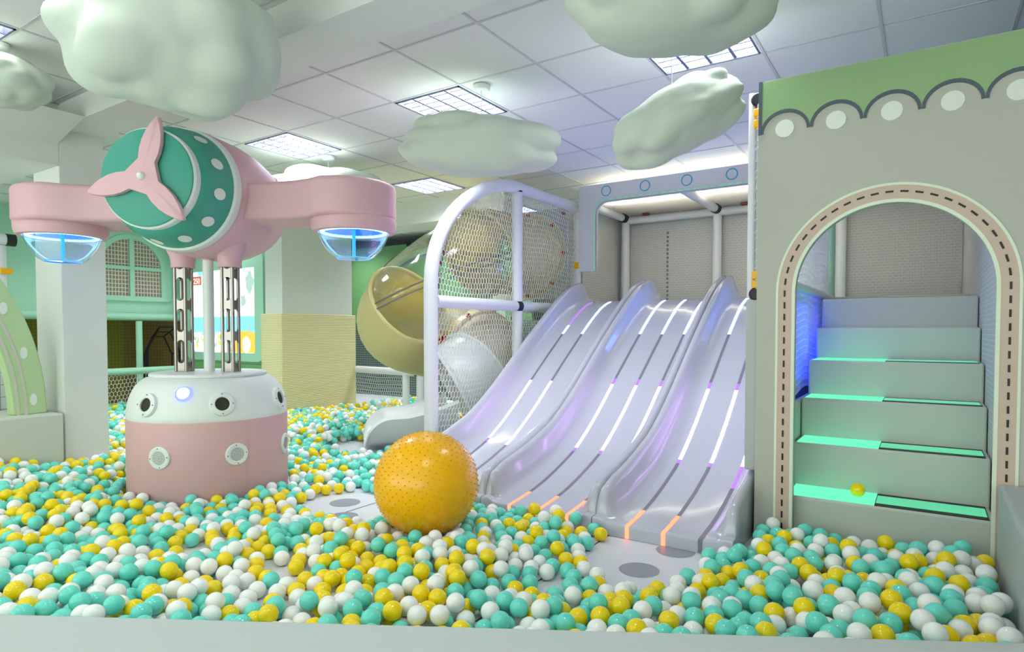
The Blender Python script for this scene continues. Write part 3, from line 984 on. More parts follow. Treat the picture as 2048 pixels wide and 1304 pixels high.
# white fence rail near the tube slide
t = thing('fence', (-6.3, 6.4, 0), 'white padded fence rail with netting between column and tube slide', 'fence')
build('rail', MB().tube([(-6.96, 6.45, 0.58), (-5.72, 6.35, 0.58)], 0.05, 14), M_pole, t)
build('end_cap', MB().lathe([(0, 0), (0.052, 0), (0.045, 0.012), (0, 0.012)], 16, Matrix.Translation((-5.72, 6.345, 0.58)) @ Matrix.Rotation(pi / 2, 4, 'Y')), M_black, t)
build('post', MB().tube([(-5.92, 6.37, 0.02), (-5.92, 6.37, 0.56)], 0.05, 14), M_pole, t)
build('post', MB().tube([(-5.78, 6.50, 0.02), (-5.78, 6.50, 0.56)], 0.05, 14), M_pole, t)
build('netting', netcells(-6.96, -5.9, 0.04, 0.55, 0.045, 0.05, lambda u, v: True, lambda u, v: (u, 6.43 - (u + 6.96) * 0.05, v), 0.002, 0.006), M_net, t, smooth=0)

# far green wall with arcs
t = thing('green_panel', (-7.0, 8.0, 0), 'far green wall panel with brown and blue arcs behind the tube slide', 'wall panel')
build('board', MB().box(-9.6, -4.9, 8.0, 8.06, 1.30, 2.62), M_gwall, t)
cxa, cza = -6.75, 1.30
def hoop(r0, r1, d, m, nm):
    mb = MB()
    a = [(cxa - r0 * 1.25, 1.31)] + [(cxa + 1.25 * r0 * cos(b), cza + 0.45 + r0 * 0.72 * sin(b)) for b in [pi - pi * k / 30 for k in range(31)]] + [(cxa + r0 * 1.25, 1.31)]
    c = [(cxa - r1 * 1.25, 1.31)] + [(cxa + 1.25 * r1 * cos(b), cza + 0.45 + r1 * 0.72 * sin(b)) for b in [pi - pi * k / 30 for k in range(31)]] + [(cxa + r1 * 1.25, 1.31)]
    mb.ribbon(a, c, lambda u, v: (u, 8.0 - d, v), lambda u, v: (u, 8.0, v))
    return build(nm, mb, m, t, smooth=20)
hoop(1.20, 1.18, 0.004, M_brown, 'brown_arc')
hoop(1.10, 0.96, 0.004, M_lgreen, 'pale_arc')
hoop(0.96, 0.92, 0.006, M_blue, 'blue_arc')
build('spotlight', MB().box(-7.32, -7.22, 7.9, 8.0, 2.56, 2.62), M_black, t, bevel=0.01)
struct('wall_4', MB().box(-9.6, -3.3, 8.0, 8.05, 0, 1.30), M_dnet)

# ------------------------------------------------------------------ screen wall and window wall at the far left
YS = 5.50
t = thing('screen_surround', (-8.6, YS, 0), 'mint green wall panel with rounded frame round the lit screen', 'wall panel')
struct('wall_5', MB().box(-9.95, -7.42, YS, YS + 0.1, 0, 2.79), M_mintd)
def rrect(x0, x1, z0, z1, r, n=8):
    P = []
    for cx, cz, a in ((x1 - r, z1 - r, 0), (x0 + r, z1 - r, pi / 2), (x0 + r, z0 + r, pi), (x1 - r, z0 + r, 1.5 * pi)):
        P += arc(cx, cz, r, a, a + pi / 2, n)
    return P
SXa, SXb, SZa, SZb = -9.55, -7.95, 0.82, 2.05
mb = MB()
mb.ribbon(rrect(SXa - 0.16, SXb + 0.20, SZa - 0.12, SZb + 0.25, 0.14), rrect(SXa, SXb, SZa, SZb, 0.02), lambda u, v: (u, YS - 0.05, v), lambda u, v: (u, YS - 0.002, v), 0, True)
build('frame', mb, M_mint, t, smooth=20)
build('side_panel', MB().box(-7.72, -7.44, YS - 0.03, YS - 0.002, 0.3, 2.7), M_mint, t)
build('lower_panel', MB().box(-9.7, -7.74, YS - 0.03, YS - 0.002, 0.35, 0.66), M_gwall, t)

# screen picture
scr = bpy.data.materials.new('screen picture')
scr.use_nodes = True
nt = scr.node_tree
nt.nodes.clear()
tc = nt.nodes.new('ShaderNodeTexCoord')
spx = nt.nodes.new('ShaderNodeSeparateXYZ')
nt.links.new(tc.outputs['Object'], spx.inputs[0])
rampz = nt.nodes.new('ShaderNodeMapRange')
rampz.inputs['From Min'].default_value = 0.0
rampz.inputs['From Max'].default_value = SZb - SZa
nt.links.new(spx.outputs['Z'], rampz.inputs['Value'])
cr = nt.nodes.new('ShaderNodeValToRGB')
cr.color_ramp.interpolation = 'LINEAR'
el = cr.color_ramp.elements
el[0].position, el[0].color = 0.0, rgb(150, 200, 190)
el[1].position, el[1].color = 1.0, rgb(120, 200, 245)
for pos, c in ((0.24, rgb(150, 205, 170)), (0.26, rgb(120, 205, 232)), (0.43, rgb(120, 200, 238)), (0.44, rgb(226, 240, 250)), (0.62, rgb(236, 246, 252))):
    e = el.new(pos)
    e.color = c
nt.links.new(rampz.outputs[0], cr.inputs[0])
nz = nt.nodes.new('ShaderNodeTexNoise')
nz.inputs['Scale'].default_value = 3.5
nz.inputs['Detail'].default_value = 4
nt.links.new(tc.outputs['Object'], nz.inputs['Vector'])
cl = nt.nodes.new('ShaderNodeValToRGB')
cl.color_ramp.elements[0].position = 0.42
cl.color_ramp.elements[1].position = 0.55
nt.links.new(nz.outputs['Fac'], cl.inputs[0])
msk = nt.nodes.new('ShaderNodeMath')
msk.operation = 'GREATER_THAN'
msk.inputs[1].default_value = 0.55
nt.links.new(spx.outputs['Z'], msk.inputs[0])
mm = nt.nodes.new('ShaderNodeMath')
mm.operation = 'MULTIPLY'
nt.links.new(cl.outputs[0], mm.inputs[0])
nt.links.new(msk.outputs[0], mm.inputs[1])
mx = nt.nodes.new('ShaderNodeMix')
mx.data_type = 'RGBA'
nt.links.new(mm.outputs[0], mx.inputs[0])
nt.links.new(cr.outputs[0], mx.inputs[6])
mx.inputs[7].default_value = rgb(252, 253, 255)
# town of white blocks low in the picture
vo = nt.nodes.new('ShaderNodeTexVoronoi')
vo.distance = 'CHEBYCHEV'
vo.inputs['Scale'].default_value = 16
nt.links.new(tc.outputs['Object'], vo.inputs['Vector'])
vr = nt.nodes.new('ShaderNodeValToRGB')
vr.color_ramp.interpolation = 'CONSTANT'
vr.color_ramp.elements[0].color = rgb(250, 250, 246)
vr.color_ramp.elements[1].position = 0.72
vr.color_ramp.elements[1].color = rgb(140, 180, 110)
e = vr.color_ramp.elements.new(0.5); e.color = rgb(226, 238, 246)
e = vr.color_ramp.elements.new(0.62); e.color = rgb(150, 190, 205)
e = vr.color_ramp.elements.new(0.9); e.color = rgb(240, 190, 90)
spc = nt.nodes.new('ShaderNodeSeparateColor')
nt.links.new(vo.outputs['Color'], spc.inputs[0])
nt.links.new(spc.outputs[0], vr.inputs[0])
town = nt.nodes.new('ShaderNodeMath')
town.operation = 'LESS_THAN'
town.inputs[1].default_value = 0.30
nt.links.new(spx.outputs['Z'], town.inputs[0])
mx2 = nt.nodes.new('ShaderNodeMix')
mx2.data_type = 'RGBA'
nt.links.new(town.outputs[0], mx2.inputs[0])
nt.links.new(mx.outputs[2], mx2.inputs[6])
nt.links.new(vr.outputs[0], mx2.inputs[7])
em = nt.nodes.new('ShaderNodeEmission')
em.inputs[1].default_value = 0.95
nt.links.new(mx2.outputs[2], em.inputs[0])
om = nt.nodes.new('ShaderNodeOutputMaterial')
nt.links.new(em.outputs[0], om.inputs[0])
M_orange = emis('screen orange', rgb(250, 180, 70), 0.95)
M_swhite = emis('screen white', rgb(255, 250, 232), 0.95)
M_sgrey = emis('screen grey', rgb(150, 178, 172), 0.95)
M_badge = emis('screen badge', rgb(176, 96, 66), 0.9)
M_digit = emis('screen digits', rgb(250, 246, 240), 1.0)

t = thing('screen', (SXa, YS, SZa), 'lit game screen showing sky, sea and a white town', 'screen')
build('picture', MB().box(SXa, SXb, YS - 0.02, YS - 0.004, SZa, SZb), scr, t, smooth=0)
ly = lambda d: (lambda u, v: (SXa + u, YS - 0.02 - d, SZa + v))
def blob(cx, cz, r, seed, sx=1.0, sz=1.0, lob=0.18):
    return [(cx + sx * r * (1 + lob * sin(5 * a + seed)) * cos(a), cz + sz * r * (1 + lob * sin(4 * a + seed * 2)) * sin(a)) for a in [k * TAU / 40 for k in range(40)]]
mb = MB()
mb.prism([(1.02, 0.004), (1.596, 0.004), (1.596, 0.30), (1.50, 0.30), (1.42, 0.33), (1.32, 0.31), (1.22, 0.33), (1.12, 0.29), (1.05, 0.22)], ly(0.001), ly(0.0002))
build('autumn_trees', mb, M_orange, t, smooth=0)
build('white_figure', MB().prism(blob(1.36, 0.12, 0.12, 1, 0.8, 1.0, 0.04), ly(0.002), ly(0.0012)), M_swhite, t, smooth=0)
for cx, cz, r, sd_, sx, sz in ((1.45, 1.02, 0.12, 1, 0.8, 1.2), (1.30, 0.76, 0.075, 2, 0.8, 1.1), (0.80, 0.72, 0.05, 3, 0.8, 1.0), (1.44, 0.36, 0.05, 4, 0.6, 1.6), (0.42, 0.46, 0.045, 5, 0.7, 1.1)):
    build('floating_shape', MB().prism(blob(cx, cz, r, sd_, sx, sz), ly(0.003), ly(0.0022)), M_sgrey, t, smooth=0)
build('score_badge', MB().prism([(-0.0, 1.03), (0.23, 1.03), (0.23, 1.16), (-0.0, 1.16)], ly(0.003), ly(0.0022)), M_badge, t, smooth=0)
cu = bpy.data.curves.new('score_digits', 'FONT')
cu.body = '250'
cu.size = 0.12
cu.extrude = 0.0005
cu.materials.append(M_digit)
tmp = bpy.data.objects.new('score_text', cu)
C.objects.link(tmp)
dm_ = bpy.data.meshes.new_from_object(tmp.evaluated_get(bpy.context.evaluated_depsgraph_get()))
bpy.data.objects.remove(tmp)
dm_.materials.clear()
dm_.materials.append(M_digit)
o = bpy.data.objects.new('score_digits', dm_)
C.objects.link(o)
o.parent = t
o.location = (0.015, -0.0245, 1.05)
o.rotation_euler = (pi / 2, 0, 0)

# window wall
XW = -9.95
t = thing('window_frame', (XW, 4.8, 1.3), 'mint green arched window with four net covered panes', 'window')
WY0, WY1, WZ0, WZS = 4.32, 5.18, 1.66, 2.08
wm, wr = (WY0 + WY1) / 2, (WY1 - WY0) / 2
def wpath(r, zb):
    return [(wm - r, zb)] + arc(wm, WZS, r, pi, 0, 24) + [(wm + r, zb)]
fx = lambda d: (lambda u, v: (XW + d, u, v))
mb = MB()
mb.ribbon(wpath(wr, WZ0), wpath(wr + 0.07, WZ0), fx(0.05), fx(0.0))
mb.ribbon(wpath(wr + 0.07, WZ0 - 0.05), wpath(wr + 0.16, WZ0 - 0.05), fx(0.03), fx(0.0))
build('frame', mb, M_mint, t, smooth=20)
mb = MB()
mb.box(XW, XW + 0.045, wm - 0.028, wm + 0.028, WZ0, WZS + wr)
mb.box(XW, XW + 0.040, WY0, WY1, WZS - 0.025, WZS + 0.025)
mb.box(XW, XW + 0.06, WY0 - 0.1, WY1 + 0.1, WZ0 - 0.07, WZ0)
build('glazing_bars', mb, M_mint, t)
mb = MB()
mb.prism(wpath(wr, WZ0), fx(0.012), fx(0.002))
build('net_panes', mb, M_tan, t, smooth=0)
build('ornament', MB().prism(arc(wm, WZS + wr + 0.17, 0.05, 0, TAU, 20)[:-1], fx(0.03), fx(0.0)), M_brown, t, smooth=0)['label'] = 'brown round disc above the arch'
build('sill_rail', MB().tube([(XW + 0.05, 2.7, 1.36), (XW + 0.05, YS - 0.06, 1.36)], 0.055, 14), M_mint, t)
struct('wall_6', MB().box(XW - 0.1, XW, 2.6, YS, 1.30, 2.79), M_mint)
struct('wall_7', MB().box(XW - 0.75, XW - 0.70, 2.6, 4.95, 0, 1.32), M_oliv)
struct('wall_8', MB().box(XW - 0.75, XW - 0.70, 4.95, 6.6, 0, 1.32), M_brn)
t = thing('fence', (XW, 4.2, 0), 'mint padded fence rail with white netting below the arched window', 'fence')
build('rail', MB().tube([(-9.6, 2.7, 0.56), (-9.6, YS - 0.07, 0.56)], 0.05, 14), M_mint, t)
build('post', MB().tube([(-9.9, 4.83, 0.02), (-9.9, 4.83, 1.29)], 0.045, 14), M_mint, t)
build('netting', netcells(2.9, YS - 0.1, 0.06, 0.54, 0.05, 0.055, lambda u, v: True, lambda u, v: (-9.6, u, v), 0.0028, 0.006), M_net, t, smooth=0)
t = thing('hoop_tunnel', (-10.4, 5.42, 0), 'black octagonal hoop frames of a crawl tunnel under the mint wall', 'tunnel')
def octa(cy, cz, ry, rz, x):
    return [(x, cy + ry * cos(a), cz + rz * sin(a)) for a in [radians(22.5 + 45 * k) for k in range(8)]]
o1, o2, o3 = octa(5.42, 0.55, 0.24, 0.54, -10.50), octa(5.42, 0.58, 0.29, 0.59, -10.35), octa(5.42, 0.61, 0.34, 0.64, -10.2)
for q in (o1, o2, o3):
    build('hoop', MB().tube(q, 0.012, 6, closed=True), M_black, t)
for a, b in zip(o1, o3):
    build('spreader', MB().tube([a, b], 0.010, 6), M_black, t)

# ------------------------------------------------------------------ green striped arch on the left
XA = -5.72
t = thing('arch_panel', (XA, 1.3, 0.5), 'pale green arch with beige stripes and white dots at left edge', 'arch')
def el_arch(a, b, n=36, y0=0.85):
    return [(y0 + a * sin(k * pi / 2 / n), 0.50 + b * cos(k * pi / 2 / n)) for k in range(n + 1)]
def el_full(a, b, n=60, y0=0.72):
    return [(y0 - a * cos(k * pi / n), 0.50 + b * sin(k * pi / n)) for k in range(n + 1)]
def band(a0, b0, a1, b1, x0, x1):
    return MB().ribbon(el_full(a0, b0), el_full(a1, b1), lambda u, v: (x0, u, v), lambda u, v: (x1, u, v))
build('arch_body', band(1.385, 1.72, 1.16, 1.40, XA - 0.03, XA - 0.14), M_archg, t, smooth=40, bevel=0.01)
build('outer_rim', MB().tube([(XA - 0.07, u, v) for u, v in el_full(1.36, 1.69)], 0.035, 10), M_archg, t)
o = build('stripe', band(1.255, 1.535, 1.235, 1.505, XA - 0.026, XA - 0.06), M_archs, t); o['label'] = 'beige stripe'
o = build('stripe', band(1.205, 1.465, 1.185, 1.435, XA - 0.026, XA - 0.06), M_archs, t); o['label'] = 'beige stripe'
for k in range(14):
    mb = MB()
    a = radians(4 + k * 13.2)
    cy, cz = 0.72 + 1.298 * cos(a), 0.50 + 1.60 * sin(a)
    mb.prism([(cy + 0.024 * cos(b * TAU / 16), cz + 0.046 * sin(b * TAU / 16)) for b in range(16)], lambda u, v: (XA - 0.026, u, v), lambda u, v: (XA - 0.05, u, v))
    build('dot', mb, M_dot, t, smooth=0)
struct('wall_9', MB().box(-6.35, -6.30, -0.9, 2.10, 0, 1.25), M_tilegrid)
t = thing('padded_pole', (-7.6, 2.3, 2.03), 'white padded pole with black joint at far left behind the arch', 'pole')
build('pole', MB().tube([(-7.6, 1.2, 2.04), (-7.6, 2.46, 2.04)], 0.055, 14), M_pole, t)
build('joint', MB().tube([(-7.6, 2.46, 2.04), (-7.6, 2.54, 2.04)], 0.06, 14), M_black, t)
build('upright', MB().tube([(-7.62, 2.42, 0.02), (-7.62, 2.42, 1.98)], 0.05, 14), M_pole, t)
build('clamp', MB().box(-7.60, -7.55, 2.40, 2.50, 1.70, 1.76), M_yclamp, t, bevel=0.006)
struct('wall_10', MB().box(-8.4, -8.3, 0.8, 2.62, 0, 2.35), M_gwall)
tag(build('curved_wire', MB().tube([(-8.27, 1.9 + 0.25 * cos(a), 2.28 + 0.18 * sin(a)) for a in [radians(180 + 12 * k) for k in range(14)]], 0.015, 8), M_black), 'black curved wire on the green panel behind the left lamp', 'wire')

# ------------------------------------------------------------------ pink plane station
PC = Vector((-4.256, 2.552, 0))
AXI = Vector((-0.472, 0.882, 0)).normalized()         # nose to tail
WDR = Vector((0.882, 0.472, 0)).normalized()          # towards the right wing
UPV = Vector((0, 0, 1))
t = thing('airplane_station', PC, 'pink and teal toy plane on a round pink and white blower console', 'play airplane')
T0 = Matrix.Translation(PC)
R = 0.519
build('base', MB().lathe([(0, 0), (R - 0.004, 0.0), (R, 0.01), (R, 0.545), (R - 0.003, 0.553), (0, 0.553)], 72, T0), M_pinkp, t, smooth=30)
prof = [(R - 0.004, 0.553)] + [(0.36 + (R - 0.362) * cos(a), 0.556 + 0.272 * sin(a)) for a in [radians(6 * k) for k in range(16)]] + [(0, 0.828)]
build('dome', MB().lathe(prof, 72, T0), M_whitep, t, smooth=40)['label'] = 'white dome top of the console'
build('top_plate', MB().lathe([(0, 0.826), (0.372, 0.826), (0.380, 0.834), (0.380, 0.846), (0.370, 0.853), (0, 0.853)], 64, T0), M_whitep, t, smooth=30)
def facing(az_px_x):
    """outward horizontal direction on the console seen at picture column, as an angle"""
    return az_px_x
def on_console(ang, z, r):
    d = Vector((cos(ang), sin(ang), 0))
    return PC + d * r + UPV * z, d
toCam = math.atan2(-PC.y, -PC.x)
seamb = MB()
for ang in (toCam + 0.42, toCam + 0.46):
    p_, d_ = on_console(ang, 0.30, R + 0.0005)
    q_ = Vector((-d_.y, d_.x, 0))
    seamb.obox(p_, q_ * 0.0012, d_ * 0.001, UPV * 0.24)
build('seam', seamb, M_pink, t, smooth=0)
def disc_on(p, d, prof, mats, mis=None, n=28, up=UPV):
    q = d.to_track_quat('Z', 'Y').to_matrix().to_4x4()
    return MB().lathe(prof, n, Matrix.Translation(p) @ q, mis=mis)
def speaker(ang, z, dark):
    p_, d_ = on_console(ang, z, R)
    g = build('speaker', disc_on(p_, d_, [(0.072, -0.012), (0.072, 0.006), (0.066, 0.010), (0.050, 0.010), (0.049, 0.007), (0, 0.007)], None), M_whitep, t, smooth=30)
    q = d_.to_track_quat('Z', 'Y').to_matrix().to_4x4()
    hb = MB()
    MT = Matrix.Translation(p_) @ q
    for rr, cnt in ((0.0, 1), (0.008, 6), (0.016, 12), (0.024, 18), (0.032, 24), (0.040, 30)):
        for k in range(cnt):
            a = TAU * k / cnt
            hb.lathe([(0.0026, 0.0074), (0.0026, 0.0082), (0, 0.0082)], 6, MT @ Matrix.Translation((rr * cos(a), rr * sin(a), 0)))
    build('perforation', hb, M_black if dark else M_dark, g, smooth=0)
    sb = MB()
    for k in range(4):
        a = TAU * k / 4 + 0.1
        sb.lathe([(0.004, 0.009), (0.004, 0.012), (0, 0.012)], 8, MT @ Matrix.Translation((0.060 * cos(a), 0.060 * sin(a), 0)))
    build('screw', sb, M_flange, g, smooth=0)
speaker(toCam - 0.60, 0.335, False)
speaker(toCam + 0.30, 0.335, True)
speaker(toCam + 1.18, 0.335, False)
def dome_pt(ang, a):
    d = Vector((cos(ang), sin(ang), 0))
    p_ = PC + d * (0.36 + (R - 0.362) * cos(a)) + UPV * (0.556 + 0.272 * sin(a))
    n_ = (d * (cos(a) / (R - 0.362)) + UPV * (sin(a) / 0.272)).normalized()
    return p_, n_
for da in (-0.80, 0.14, 1.05):
    p_, n_ = dome_pt(toCam + da, radians(24))
    g = build('blower_port', disc_on(p_, n_, [(0.044, -0.01), (0.044, 0.016), (0.050, 0.020), (0.074, 0.013), (0.078, 0.004), (0.078, -0.02)], None), M_whitep, t, smooth=30)
    build('opening', disc_on(p_, n_, [(0.044, 0.006), (0, 0.006)], None), M_dark, g, smooth=0)
    sb = MB()
    q = n_.to_track_quat('Z', 'Y').to_matrix().to_4x4()
    for k in range(4):
        a = TAU * k / 4
        sb.lathe([(0.004, 0.014), (0.004, 0.020), (0, 0.020)], 8, Matrix.Translation(p_) @ q @ Matrix.Translation((0.064 * cos(a), 0.064 * sin(a), 0)))
    build('screw', sb, M_flange, g, smooth=0)
p_, n_ = dome_pt(toCam - 0.32, radians(42))
g = build('push_button', disc_on(p_, n_, [(0.052, -0.01), (0.052, 0.006), (0.046, 0.012), (0.034, 0.014)], None), M_buttonring, t, smooth=30)
g['label'] = 'glowing blue white round push button'
build('button_cap', disc_on(p_, n_, [(0.040, 0.008), (0.038, 0.018), (0.025, 0.024), (0, 0.026)], None), M_button, g, smooth=40)
# columns
build('pole', MB().tube([PC + UPV * 0.85, PC + UPV * 1.72], 0.036, 20), M_whitep, t)
RTc = Vector((0.836, 0.549, 0))
TC = WDR
for sgn in (-1, 1):
    cpos = PC + TC * (0.174 * sgn) - AXI * 0.02
    mb = MB()
    fr = 0.038
    for sx in (-1, 1):
        for sy in (-1, 1):
            c0 = cpos + TC * fr * sx + AXI * fr * sy
            mb.tube([c0 + UPV * 0.85, c0 + UPV * 1.64], 0.012, 10)
    # slotted plates: rails with rounded bridges
    for face in range(4):
        d1 = (TC, AXI, TC * -1, AXI * -1)[face]
        d2 = (AXI, TC * -1, AXI * -1, TC)[face]
        for zz in (0.885, 1.105, 1.325, 1.545):
            n = 10
            hh = 0.028
            poly_t, poly_b = [], []
            for i in range(n + 1):
                u = -1 + 2 * i / n
                e = 0.026 * (1 - sqrt(max(0, 1 - u * u)))
                poly_t.append((u * 0.028, zz + hh + e))
                poly_b.append((u * 0.028, zz - hh - e))
            fa = lambda u, v, k0=0.040: tuple(cpos + d1 * k0 + d2 * u + UPV * v)
            fb_ = lambda u, v: tuple(cpos + d1 * 0.036 + d2 * u + UPV * v)
            mb.ribbon(poly_t, poly_b, fa, fb_)
    o = build('slotted_column', mb, M_chrome, t, smooth=40)
    o['label'] = 'chrome slotted column between console and plane'
    sl = MB().lathe([(0.080, 1.585), (0.076, 1.61), (0.084, 1.66), (0.11, 1.72), (0.12, 1.80)], 20, Matrix.Translation(cpos))
    build('sleeve', sl, M_pink, t, smooth=50)
build('sleeve', MB().lathe([(0.045, 1.64), (0.045, 1.70)], 16, T0), M_pink, t)
# fuselage, lathed about the nose-tail axis
ZAX = 2.068
MF = Matrix.Translation(PC + UPV * ZAX) @ AXI.to_track_quat('Z', 'Y').to_matrix().to_4x4()
body = [(0, -0.26), (0.396, -0.26), (0.410, -0.24), (0.418, -0.10), (0.424, 0.05), (0.418, 0.20), (0.395, 0.36), (0.345, 0.52), (0.27, 0.65), (0.17, 0.74), (0.07, 0.785), (0, 0.79)]
build('fuselage', MB().lathe(body, 64, MF), M_pink, t, smooth=50)
build('white_band', MB().lathe([(0.30, -0.335), (0.388, -0.335), (0.400, -0.325), (0.405, -0.27), (0.396, -0.255), (0.30, -0.255)], 64, MF), M_whitep, t, smooth=40)
cowl = [(0.20, -0.575), (0.302, -0.575), (0.320, -0.568), (0.338, -0.540), (0.358, -0.48), (0.376, -0.40), (0.386, -0.34), (0.386, -0.33), (0.20, -0.33)]
cw = build('cowling', MB().lathe(cowl, 64, MF), M_teal, t, smooth=40)
cw['label'] = 'teal cowling ring with white dots'
for k in range(12):
    mb = MB()
    a = TAU * (k + 0.35) / 12
    def surf(da, ds):
        s = -0.455 + ds
        rr = np.interp(s, [-0.568, -0.540, -0.48, -0.40, -0.34], [0.320, 0.338, 0.358, 0.376, 0.386]) + 0.0025
        return tuple(MF @ Vector((rr * cos(a + da), rr * sin(a + da), s)))
    pts = [(0.105 * 0.95 * cos(b * TAU / 20), 0.046 * sin(b * TAU / 20)) for b in range(20)]
    ctr = surf(0, 0)
    vs = [ctr] + [surf(*q) for q in pts]
    mb.add(vs, [(0, 1 + b, 1 + (b + 1) % 20) for b in range(20)])
    build('dot', mb, M_dot, cw, smooth=60)
build('nose_rim', MB().lathe([(0, -0.630), (0.296, -0.630), (0.307, -0.62), (0.307, -0.57), (0.28, -0.57)], 64, MF), M_whitep, t, smooth=40)
build('nose_disc', MB().lathe([(0, -0.643), (0.283, -0.643), (0.294, -0.638), (0.296, -0.630), (0, -0.630)], 64, MF), M_teal, t, smooth=40)
# propeller
MP = Matrix.Translation(PC + UPV * ZAX)
def prop_pt(x, y, s):
    """x towards right wing, y up, s along axis"""
    return tuple(PC + UPV * ZAX + WDR * x + UPV * y + AXI * s)
bl = [(0.0, 0.050), (0.06, 0.050), (0.10, 0.058), (0.16, 0.068), (0.22, 0.066), (0.28, 0.052), (0.33, 0.030), (0.365, 0.008)]
outline = []
for k, ang in enumerate((74, 194, 314)):
    a = radians(ang)
    ax_, pr_ = (cos(a), sin(a)), (-sin(a), cos(a))
    side1 = [(ax_[0] * r - pr_[0] * w_, ax_[1] * r - pr_[1] * w_) for r, w_ in bl[2:]]
    side2 = [(ax_[0] * r + pr_[0] * w_ * 0.9, ax_[1] * r + pr_[1] * w_ * 0.9) for r, w_ in reversed(bl[2:])]
    outline += side1 + side2
mb = MB()
ctrF, n = (0, 0), len(outline)
vs = [prop_pt(0, 0, -0.688)] + [prop_pt(u * 0.97, v * 0.97, -0.682) for u, v in outline] + [prop_pt(u, v, -0.674) for u, v in outline] + [prop_pt(u, v, -0.654) for u, v in outline] + [prop_pt(0, 0, -0.648)]
fs = [(0, 1 + i, 1 + (i + 1) % n) for i in range(n)]
for lv in range(2):
    for i in range(n):
        j = (i + 1) % n
        b0 = 1 + lv * n
        fs.append((b0 + i, b0 + n + i, b0 + n + j, b0 + j))
fs += [(1 + 3 * n, 1 + 2 * n + (i + 1) % n, 1 + 2 * n + i) for i in range(n)]
mb.add(vs, fs)
pr = build('propeller', mb, M_pink, t, smooth=50)
build('hub_cap', MB().lathe([(0.024, -0.68), (0.024, -0.694), (0.016, -0.707), (0, -0.712)], 16, MF), M_whitep, pr, smooth=60)
# wings
LAMPW, LAMPA = 1.075, -0.03
def wing(sgn):
    half = 0.25
    tipr = 0.325
    pl = []
    tipc = LAMPW
    # plan outline in (w, s): leading edge towards the nose is negative s
    pl = [(0.30, -0.20), (0.62, -0.215)] + [(tipc - 0.36 + 0.12 * k, LAMPA - (0.20 + (tipr - 0.20) * (k / 2.0) ** 1.5)) for k in range(3)]
    pl += [(tipc - 0.04 + tipr * sin(a) * 1.0, LAMPA - tipr * cos(a)) for a in [radians(12 * k) for k in range(1, 15)]]
    pl += [(tipc - 0.04, LAMPA + tipr), (tipc - 0.20, LAMPA + 0.29), (0.62, 0.235), (0.30, 0.22)]
    z0, z1 = 1.89, 2.138
    mb = MB()
    mb.prism(pl, lambda u, v: tuple(PC + WDR * (u * sgn) + AXI * v + UPV * z0), lambda u, v: tuple(PC + WDR * (u * sgn) + AXI * v + UPV * z1))
    wg = build('wing', mb, M_pink, t, smooth=40, bevel=0.03, seg=4)
    lc = PC + WDR * (LAMPW * sgn) + AXI * LAMPA
    lc = lc + UPV * 0.045
    ML = Matrix.Translation(lc)
    hs = build('lamp_housing', MB().lathe([(0, 1.856), (0.286, 1.856), (0.288, 1.85), (0.285, 1.80), (0.272, 1.768), (0.240, 1.764), (0.236, 1.768), (0.236, 1.785)], 48, ML), M_pink, wg, smooth=40)
    build('reflector', MB().lathe([(0.236, 1.785), (0, 1.79)], 48, ML), M_lampin, wg, smooth=40)
    dm = [(0.232, 1.765), (0.228, 1.74), (0.212, 1.70), (0.186, 1.655), (0.150, 1.612), (0.118, 1.592), (0.105, 1.590)]
    build('lamp_dome', MB().lathe(dm, 48, ML).lathe([(0.105, 1.590), (0.08, 1.600), (0, 1.606)], 48, ML), M_dome, wg, smooth=50)
    lb = MB()
    for k in range(56):
        a = TAU * k / 56
        c_ = lc + Vector((cos(a), sin(a), 0)) * 0.212 + UPV * 1.772
        lb.obox(c_, (0.0085, 0, 0), (0, 0.0085, 0), (0, 0, 0.007))
    build('led_ring', lb, M_ledb, wg, smooth=0)
    build('lamp_stem', MB().tube([lc + UPV * 1.785, lc + UPV * 1.605], 0.012, 12), M_lampin, wg)
    lr = MB().tube([lc + Vector((cos(a), sin(a), 0)) * 0.112 + UPV * 1.594 for a in [TAU * k / 36 for k in range(36)]], 0.004, 6, closed=True)
    build('rim_ring', lr, M_lampin, wg)
wing(1)
wing(-1)
# tail fin and stabiliser
fin = [(0.52, 0.24), (0.53, 0.36), (0.55, 0.42), (0.59, 0.445), (0.63, 0.43), (0.65, 0.38), (0.65, 0.20), (0.56, 0.20)]
mb = MB().prism(fin, lambda u, v: tuple(PC + UPV * (ZAX + v) + AXI * u + WDR * -0.03), lambda u, v: tuple(PC + UPV * (ZAX + v) + AXI * u + WDR * 0.03))
build('tail_fin', mb, M_pink, t, smooth=30, bevel=0.012)
mb = MB().obox(PC + UPV * (ZAX + 0.285) + AXI * 0.60, WDR * 0.20, AXI * 0.08, UPV * 0.022)
build('tailplane', mb, M_pink, t, smooth=30, bevel=0.012)

